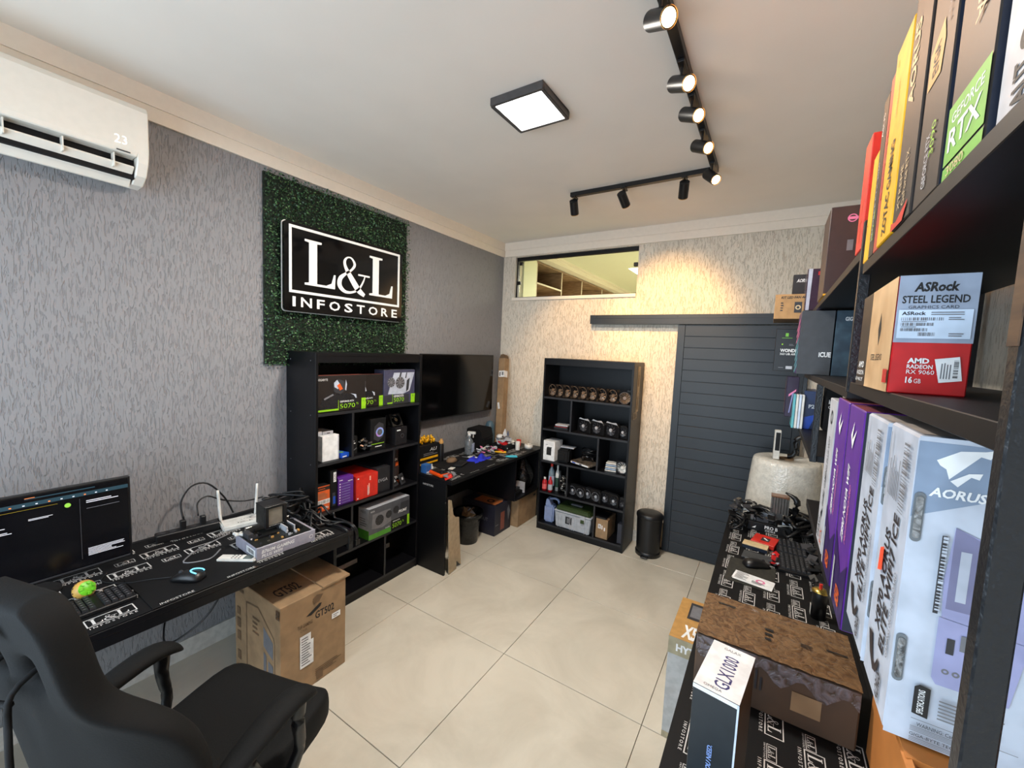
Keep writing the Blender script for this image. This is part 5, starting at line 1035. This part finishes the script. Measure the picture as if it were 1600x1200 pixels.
carton('fan_box', 'slate grey box with iCUE lettering and teal striped side on the rack', 'box', (2.716, .22, 1.7305, 2.830, .44, 2.0), mat('slate card two', (62, 64, 68), .5), [('-y', [('t', 'iCUE', .62, .28, .98, .36, WHT, {'bold': .04})]), ('-x', [('p', [(.0, .0 + .1 * k), (1, .14 + .1 * k), (1, .18 + .1 * k), (0, .04 + .1 * k)], TQ if k < 5 else PINK) for k in range(8)])], facem={'top': LAV, '-x': PUR2})
carton('product_box', 'blue grey patterned box with GIGABYTE print beside the slate grey box', 'box', (2.834, .22, 1.7305, 2.93, .42, 2.0), mat('teal grey card', (56, 78, 92), .35, rgb2=(40, 56, 70), scale=20), [('-y', [('t', 'GIGABYTE', .3, .84, 1.2 if 0 else .98, .9, WHT, {'bold': .03})])])
carton('motherboard_box', 'dark purple patterned box hanging below the teal striped box', 'box', (2.700, .60, 1.50, 2.75, .78, 1.705), mat('dark violet gloss', (40, 26, 50), .2), [('-y', [('p', [(.2, .5), (.8, .65), (.8, .7), (.2, .56)], PINK), ('p', [(.3, .1), (.4, .1), (.6, .6), (.5, .6)], LAV)]), ('-x', [('r', .0, 0, .06, 1, ORG)])])
carton('drive_box', 'dark blue box printed P2 on the lower far shelf of the rack', 'box', (2.775, .58, 1.4505, 2.835, .8, 1.64), mat('deep blue card', (26, 44, 84), .4), [('-y', [('t', 'P2', .35, .55, .75, .65, WHT, {'bold': .03}), ('p', [(.1, .0), (.5, .0), (.9, .4), (.1, .3)], BLU)])])
for k in range(4): carton('thin_book', '%s slim pale booklet standing left of the P2 box' % ('first', 'second', 'third', 'fourth')[k], 'booklet', (2.767 + k * .0 - .012 * k + .0, .55 - .0, 1.4505, 2.777 - .012 * k, .72, 1.62), (WHTP, LBL, WHTP, TQ)[k], [], 'pale booklets on the rack')
carton('processor_box', 'black box with white intel print on the far shelf of the rack', 'box', (2.862, .58, 1.4505, 2.925, .72, 1.672), BLKM, [('-y', [('t', 'intel', .2, .6, .8, .7, WHT, {'bold': .02}), ('t', 'CORE', .2, .5, .7, .56, WHT)])])
carton('kraft_carton', 'brown carton low in the rack behind the pale grey tall box', 'box', (2.83, .2, 1.325, 2.90, .42, 1.55), KRAFTD, [('-y', [('r', .3, .4, .7, .7, KRAFT)])]) if 0 else None
# --- large kraft carton with a flared flap carrying the tall boxes
OC = mat('orange brown cardboard', (190, 118, 52), .75, var=.05, scale=9)
t = thing('kraft_carton', 'orange brown open carton standing under the tall white motherboard boxes', 'box', (2.98, -1.2, ZD - .0035 if 0 else .7495))
B().box(-.06, -.2, 0, .12, .66, .52, OC).build('carton', t, bevel=.002)
b = B(); b.prism([(-.061, .40), (-.058, .405), (-.195, .613), (-.202, .61)], -.18, .15, OC, Matrix(((1, 0, 0, 0), (0, 0, 1, 0), (0, 1, 0, 0), (0, 0, 0, 1)))); b.build('flap', t)
B().box(-.2, -.14, .607, .12, .155, .6135, OC).box(.1, -.14, .52, .12, .155, .607, OC).build('top_flap', t)
# --- things on the right desk
TAPED = mat('taped brown carton', (120, 92, 64), .12, kind='wrap', scale=34, rgb2=(88, 64, 44))
t = carton('taped_carton', 'brown parcel wrapped in crinkled shiny tape on the right desk', 'box', (2.493, -.56, ZD, 2.896, -.30, .917), mat('dull brown card', (84, 64, 48), .6, rgb2=(70, 54, 42), scale=8), [], bevel=.004)
b = B(); R = random.Random(6); n1, n2 = 30, 14; vs = []
for i in range(n1):
    for j in range(n2): vs.append((-.2025 + .405 * i / (n1 - 1), -.131 + .262 * j / (n2 - 1), .1715 + R.uniform(0, .0035)))
b.add(vs, [(i * n2 + j, (i + 1) * n2 + j, (i + 1) * n2 + j + 1, i * n2 + j + 1) for i in range(n1 - 1) for j in range(n2 - 1)], TAPED, True)
b.build('tape', t)
CLT = mat('crinkled clear tape', (120, 112, 116), .12, kind='wrap', scale=30, rgb2=(84, 70, 60))
b = B(); vs = []
for i in range(24):
    for j in range(5): vs.append((-.2 + .4 * i / 23, -.1315 - R.uniform(0, .002), .168 - (.05 + .02 * math.sin(i * 1.1)) * j / 4))
b.add(vs, [(i * 5 + j, i * 5 + j + 1, (i + 1) * 5 + j + 1, (i + 1) * 5 + j) for i in range(23) for j in range(4)], CLT, True); b.build('clear_tape', t)
b = B(); F, U, V = face('-y', .403, .26, .168); art(b, F, U, V, [('r', .63, .28, .80, .62, KRAFT), ('vlines', .37, .4, .46, .8, 3, DGREY)], z0=.0028); b.build('paper_label', t)
b = B(); F, U, V = face('top', .403, .26, .168); art(b, F, U, V, [('lines', .1, .78, .3, .84, 1, INK), ('lines', .45, .3, .52, .6, 3, INK), ('lines', .68, .42, .78, .5, 2, INK), ('lines', .84, .5, .98, .56, 1, INK)], z0=.0075); b.build('printed_artwork', t)
carton('power_supply_box', 'tall dark box with a white top printed GLX1000 standing on the right desk', 'box', (2.545, -.98, ZD, 2.637, -.80, 1.065), mat('dark teal black card', (26, 34, 40), .4),
    [('top', [('r', 0, 0, 1, 1, WHT), ('t', 'GLX1000', .38, .12, .72, .78, mat('indigo print', (52, 50, 104), .5), {'rot': 1, 'bold': .01}), ('t', 'GALAX', .3, .88, .7, .93, GREY), ('t', 'OMEGA', .2, .05, .6, .09, GREY)]), ('-y', [('r', .0, .97, 1, 1, WHT), ('r', .96, 0, 1, 1, LBL), ('t', 'POWER YOU NEED.', .42, .25, .53, .62, mat('blue white print', (130, 160, 220), .5), {'rot': 1, 'bold': .03, 'shear': .2}), ('t', 'THE', .42, .14, .53, .22, WHT, {'rot': 1, 'bold': .03, 'shear': .2})])], rz=-.13, facem={'+x': BRN})
t = thing('gas_can', 'black butane can with a brass top and red tip on the right desk', 'can', (2.865, .10, ZD)); B().lathe([(.001, 0), (.026, 0), (.026, .11), (.02, .118)], BLK2, n=24).build('body', t); B().lathe([(.029, .11), (.029, .116), (.015, .124), (.001, .124)], mat('brass', (200, 170, 90), .25, metal=.9), n=24).build('lid', t); B().cyl((0, 0, .124), (0, 0, .142), .006, RED, n=10).build('tip', t); B().box(-.0275, -.012, .01, -.0262, .012, .05, WHTP).build('label', t)
keyboard('keyboard', 'black keyboard lying sideways on the right desk', (2.80, .64, ZD), PI / 2 + .03, .40, .145, 17, 6)
mouse('plain black mouse beside the printed paper on the right desk', (2.64, .42, ZD + .003), .5)
t = thing('mouse_pad', 'dark patterned mouse pad under the mouse on the right desk', 'mouse pad', (2.63, .33, ZD), -.04); B().box(-.11, -.14, 0, .09, .12, .0025, mat('dark olive cloth', (44, 42, 34), .8, rgb2=(30, 30, 26), scale=60)).build('pad', t)
t = thing('printed_paper', 'white printed sheet lying in front of the mouse on the right desk', 'paper', (2.63, .255, ZD + .004), -.16); B().box(-.08, -.04, 0, .08, .045, .0012, WHT).box(-.075, -.05, .0013, .085, .04, .0024, WHT).build('sheet', t); b = B(); F, U, V = face('top', .16, .09, .0026); art(b, F, U, V, [('lines', .06, .1, .4, .9, 7, GREY), ('o', .7, .5, .12, .07, PINK), ('lines', .5, .1, .9, .4, 3, GREY)]); b.build('printed_artwork', t)
carton('small_box', 'flat bright red box lying near the keyboard on the right desk', 'box', (2.615, .68, ZD + .002, 2.73, .81, .775), RED, [('top', [('r', .35, .3, .7, .7, DGREY), ('p', [(.4, .6), (.6, .4), (.66, .45), (.46, .65)], WHT)])], rz=-.2)
carton('small_box', 'flat cream and dark box in front of the bright red box', 'box', (2.57, .615, ZD + .002, 2.69, .675, .775), CREAM, [('-y', [('r', 0, 0, 1, .75, NAVY)])], rz=-.12)
t = thing('steel_plate', 'grey metal plate lying behind the mouse on the right desk', 'plate', (2.645, .53, ZD), -.1); B().box(-.07, -.045, 0, .06, .045, .006, mat('dull grey metal', (80, 82, 84), .4, metal=.5)).build('plate', t, bevel=.001)
heap('small_parts', 'small silver and dark connectors between the mouse and the keyboard', 'parts', (2.715, .53, ZD), 16, .02, .07, .02, [GRYW, DGREY, REDP], 41)
heap('desk_clutter', 'dark cables and adapters right of the keyboard', 'parts', (2.90, .55, ZD), 26, .03, .25, .03, [BLK2, DGREY, BLKM], 42, smin=.02, smax=.06)
t = carton('motherboard_box', 'low black box with white print carrying circuit boards on the right desk', 'box', (2.58, .93, ZD, 2.80, 1.10, .80), BLK2, [('-y', [('t', 'PRO B', .4, .4, .7, .8, WHT, {'bold': .02}), ('t', 'DDR5', .42, .1, .65, .32, WHT), ('p', [(.1, .3), (.2, .6), (.18, .3)], WHT)])])
t = thing('motherboard', 'bare circuit board with steel port covers on the low black box on the right desk', 'motherboard', (2.58, .93, .8025), .0); motherboard(t, Matrix.Translation((.0, .01, 0)), .21, .16, 14)
heap('loose_hardware', 'jumble of brackets, risers and connectors at the far end of the right desk', 'hardware', (2.60, 1.02, .805), 50, .11, .08, .08, [BLK2, STEEL, BLK2, DGREY], 44, smin=.015, smax=.06)
t = thing('processor_cooler', 'silver finned tower cooler standing among the parts on the right desk', 'cooler', (2.735, 1.03, .806)); b = B()
for k in range(13): b.box(-.045, -.03, .05 + k * .0075, .045, .03, .053 + k * .0075, STEEL)
for k in range(7): b.box(-.045 + k * .0145, -.031, .05, -.04 + k * .0145, .031, .148, STEEL)
o = b.build('fins', t); B().box(-.047, -.032, .15, .047, .032, .158, mat('copper tone', (150, 110, 84), .3, metal=.7)).build('top_plate', t); B().box(-.02, -.02, 0, .02, .02, .05, STEEL).build('base', t)
t = thing('graphics_card', 'upright white and dark card leaning beside the finned cooler', 'circuit board', (2.77, .96, ZD), .5); B().box(-.05, -.004, 0, .05, .004, .09, BLK2).box(-.045, -.006, .03, .04, -.004, .06, WHTP).box(-.02, -.006, .065, .04, -.004, .08, LBL).build('board', t)
t = thing('cable_bundle', 'thick bundle of black cables at the far right of the right desk', 'cable', (2.86, .98, ZD)); R = random.Random(77)
for k in range(10):
    P = [(R.uniform(-.1, .1), R.uniform(-.12, .16), R.uniform(.01, .12)) for j in range(6)]
    B().tube(P, .009, BLK2, n=6, sub=6).build('cable', t)
t = thing('cable_bundle', 'tangle of black cables at the left of the low black box on the right desk', 'cable', (2.535, .93, ZD)); 
for k in range(8):
    P = [(R.uniform(-.05, .04), R.uniform(-.10, .12), R.uniform(.01, .07)) for j in range(6)]
    B().tube(P, .006, BLK2, n=6, sub=5).build('cable', t)
t = thing('jointed_bracket', 'black jointed bracket rising above the parts on the right desk', 'bracket', (2.82, 1.02, ZD)); B().tube([(0, 0, 0), (-.01, .0, .1), (.0, .0, .2), (-.06, .02, .235)], .011, BLK2, n=8, radii=[.02, .016, .018, .005]).build('arm', t)
# cartons on the floor by the right desk
carton('case_carton', 'tan and grey case carton printed X50 HYTE on the floor beside the right desk', 'box', (2.325, .0, .0005, 2.462, .36, .5), mat('pale grey carton print', (176, 176, 174), .6),
    [('-y', [('r', 0, .84, 1, 1, mat('dull beige print', (160, 150, 122), .6)), ('t', 'HYTE', .25, .88, .98, .95, WHT, {'bold': .04}), ('r', 0, 0, 1, .06, MATS['dull beige print'])]), ('top', [('r', 0, 0, 1, 1, mat('ochre print', (178, 134, 74), .6)), ('t', 'X50', .35, .05, 1.0, .35, WHT, {'bold': .04}), ('r', .35, .5, 1.0, .92, DGREY), ('r', .42, .56, 1.0, .86, GREY)])], rz=0)
carton('kraft_carton', 'kraft carton under the far end of the right desk next to the sliding door', 'box', (2.44, .5, .0005, 2.8, 1.0, .55), KRAFT, [])
# bubble wrap roll
t = thing('bubble_wrap_roll', 'large upright roll of bubble wrap standing between the right desk and the sliding door', 'roll', (2.765, 1.50, 0))
BW = mat('bubble wrap', (214, 210, 200), .16, kind='bubble', trans=.05)
b = B(); R = random.Random(9); pr2 = [(.045, 1.085), (.045, 1.10), (.15, 1.108), (.185, 1.10), (.198, 1.09), (.203, 1.06), (.212, .95), (.222, .8), (.232, .6), (.24, .3), (.235, .0)]; n = 40; vs = []
for r, z in pr2:
    for k in range(n):
        a = 2 * PI * k / n; q = r * (1 + .012 * math.sin(3 * a + z * 3) + R.uniform(-.004, .004)) + .004 * (k / n); vs.append((q * math.cos(a + 1), q * math.sin(a + 1), z))
b.add(vs, [(i * n + (k + 1) % n, i * n + k, (i + 1) * n + k, (i + 1) * n + (k + 1) % n) for i in range(len(pr2) - 1) for k in range(n)], BW, True); b.build('wrap', t)
B().lathe([(.044, 1.0), (.044, 1.108), (.036, 1.108), (.036, 1.0)], KRAFTD, n=20).build('core', t)
t = thing('handset_box', 'slim upright white box with a dark screen picture on top of the bubble wrap roll', 'box', (2.70, 1.42, 1.1085), .1); B().box(-.018, -.02, 0, .018, .02, .2, WHTP).build('carton', t, bevel=.002); B().box(-.012, -.0212, .06, .014, -.0202, .185, BLK2).build('printed_artwork', t)
t = thing('barcode_gun', 'black curved handle tool on the far side of the bubble wrap roll', 'tool', (2.80, 1.53, 1.105)); B().tube([(-.03, 0, .01), (.0, .0, .02), (.02, 0, .07), (.01, 0, .13), (.05, 0, .16)], .016, BLK2, n=8).build('handle', t)
# ================================================================= THE CHAIR
CH = mat('black stretch fabric', (11, 12, 13), .8, var=.08, bump=.25, scale=260, spec=.3)
ch = thing('office_chair', 'black padded gaming chair with armrests in front of the left desk', 'chair', (1.20, -1.37, 0), .29)
def loft(b, secs, m, closed_caps=True, n=None):
    n = len(secs[0]); vs = [p for s in secs for p in s]
    b.add(vs, [(i * n + k, i * n + (k + 1) % n, (i + 1) * n + (k + 1) % n, (i + 1) * n + k) for i in range(len(secs) - 1) for k in range(n)], m, True)
    if closed_caps: b.add(secs[0], [tuple(range(n))[::-1]], m, True); b.add(secs[-1], [tuple(range(n))], m, True)
# seat cushion
b = B(); secs = []
for y, hw, zt, zb in ((-.36, .20, .47, .40), (-.35, .235, .49, .38), (-.12, .25, .485, .37), (.05, .255, .49, .37), (.18, .25, .505, .375), (.245, .235, .50, .38), (.27, .20, .47, .41)):
    s = []
    for k in range(20):
        a = 2 * PI * k / 20; c, d = math.cos(a), math.sin(a); e = .32
        x = hw * math.copysign(abs(c) ** e, c); z = (zt + zb) / 2 + (zt - zb) / 2 * math.copysign(abs(d) ** .6, d)
        if d > 0: z += .022 * max(0, (abs(x) / hw - .6) / .4)
        s.append((x, y, z))
    secs.append(s)
loft(b, secs, CH); b.build('seat', ch, sub=1)
# backrest: a grid shell with two slots, solidified
HT = [(.40, .20, .05), (.50, .235, .10), (.60, .262, .12), (.70, .275, .13), (.80, .275, .125), (.88, .262, .10), (.93, .225, .06), (.98, .175, .012), (1.04, .16, .0), (1.11, .155, .0), (1.17, .145, .0), (1.215, .12, .0), (1.24, .08, .0)]
US = [-1, -.9, -.74, -.6, -.2, .2, .6, .74, .9, 1]
verts = []; faces = []
for j, (z, hw, wing) in enumerate(HT):
    yb = -.305 - (z - .42) * .16
    for u in US: verts.append((u * hw, yb + wing * abs(u) ** 3.0 , z))
nu = len(US)
for j in range(len(HT) - 1):
    for i in range(nu - 1):
        if j == 8 and (i == 3 or i == 5): continue
        faces.append((j * nu + i, (j + 1) * nu + i, (j + 1) * nu + i + 1, j * nu + i + 1))
b = B(); b.add(verts, faces, CH, True); o = b.build('backrest', ch)
md = o.modifiers.new('thick', 'SOLIDIFY'); md.thickness = .07; md.offset = 0
md = o.modifiers.new('smooth', 'SUBSURF'); md.levels = 2; md.render_levels = 2
# straps through the slots, hanging behind
for s in (-1, 1):
    B().tube([(s * .055, -.35, 1.09), (s * .057, -.455, 1.06), (s * .06, -.475, .98), (s * .062, -.468, .70), (s * .065, -.42, .42)], .006, BLKM, n=6).build('strap', ch)
B().tube([(-.06, -.47, 1.03), (0, -.472, 1.02), (.06, -.47, 1.03)], .007, BLKM, n=6).box(-.018, -.482, 1.005, .018, -.472, 1.035, DGREY).build('buckle', ch)
b = B(Matrix.Translation((0.0, -.474, 1.165)) @ Matrix.Rotation(.16, 4, 'X')); b.prism([(-.03, -.02), (0, .0), (.03, -.015), (.02, .02), (-.02, .015)], -.0, .002, BLKG, Matrix(((1, 0, 0, 0), (0, 0, -1, 0), (0, 1, 0, 0), (0, 0, 0, 1)))); b.build('embroidered_badge', ch)
# armrests
for s in (-1, 1):
    x = s * .29
    b = B(); secs = []
    for y, z, hw, hh in ((-.24, .66, .020, .012), (-.225, .665, .034, .022), (-.13, .685, .043, .026), (-.04, .70, .045, .027), (.03, .695, .044, .026), (.075, .672, .038, .022), (.09, .655, .02, .012)):
        secs.append([(x + hw * math.cos(2 * PI * k / 12), y, z + hh * math.sin(2 * PI * k / 12)) for k in range(12)])
    loft(b, secs, CH); b.build('armrest_pad', ch, sub=1)
    b = B()
    b.tube([(x, .03, .68), (x, .03, .60), (x - s * .005, .04, .50), (x - s * .03, .0, .41), (x - s * .10, -.02, .37)], .02, BLK2, n=8, radii=[.026, .02, .017, .02, .018])
    b.tube([(x, -.14, .64), (x, -.10, .55), (x - s * .01, -.05, .45), (x - s * .05, -.03, .39)], .014, BLK2, n=8)
    b.build('armrest_bracket', ch)
B().box(-.12, -.15, .345, .12, .1, .372, BLK2).build('seat_plate', ch, bevel=.006)
B().cyl((0, 0, .1), (0, 0, .35), .028, BLK2, n=16).cyl((0, 0, .1), (0, 0, .22), .04, BLK2, n=16).build('gas_column', ch)
for k in range(5):
    a = 2 * PI * k / 5 + .3; c, s = math.cos(a), math.sin(a)
    l = B().tube([(0, 0, .11), (c * .15, s * .15, .10), (c * .29, s * .29, .075)], .02, BLK2, n=8, radii=[.034, .026, .018]).build('leg', ch)
    B(Matrix.Translation((c * .29, s * .29, .03)) @ Matrix.Rotation(a, 4, 'Z')).cyl((0, -.022, 0), (0, -.006, 0), .029, BLK2, n=14).cyl((0, .006, 0), (0, .022, 0), .029, BLK2, n=14).cyl((0, 0, 0), (0, 0, .045), .008, BLK2, n=8).build('caster', l)
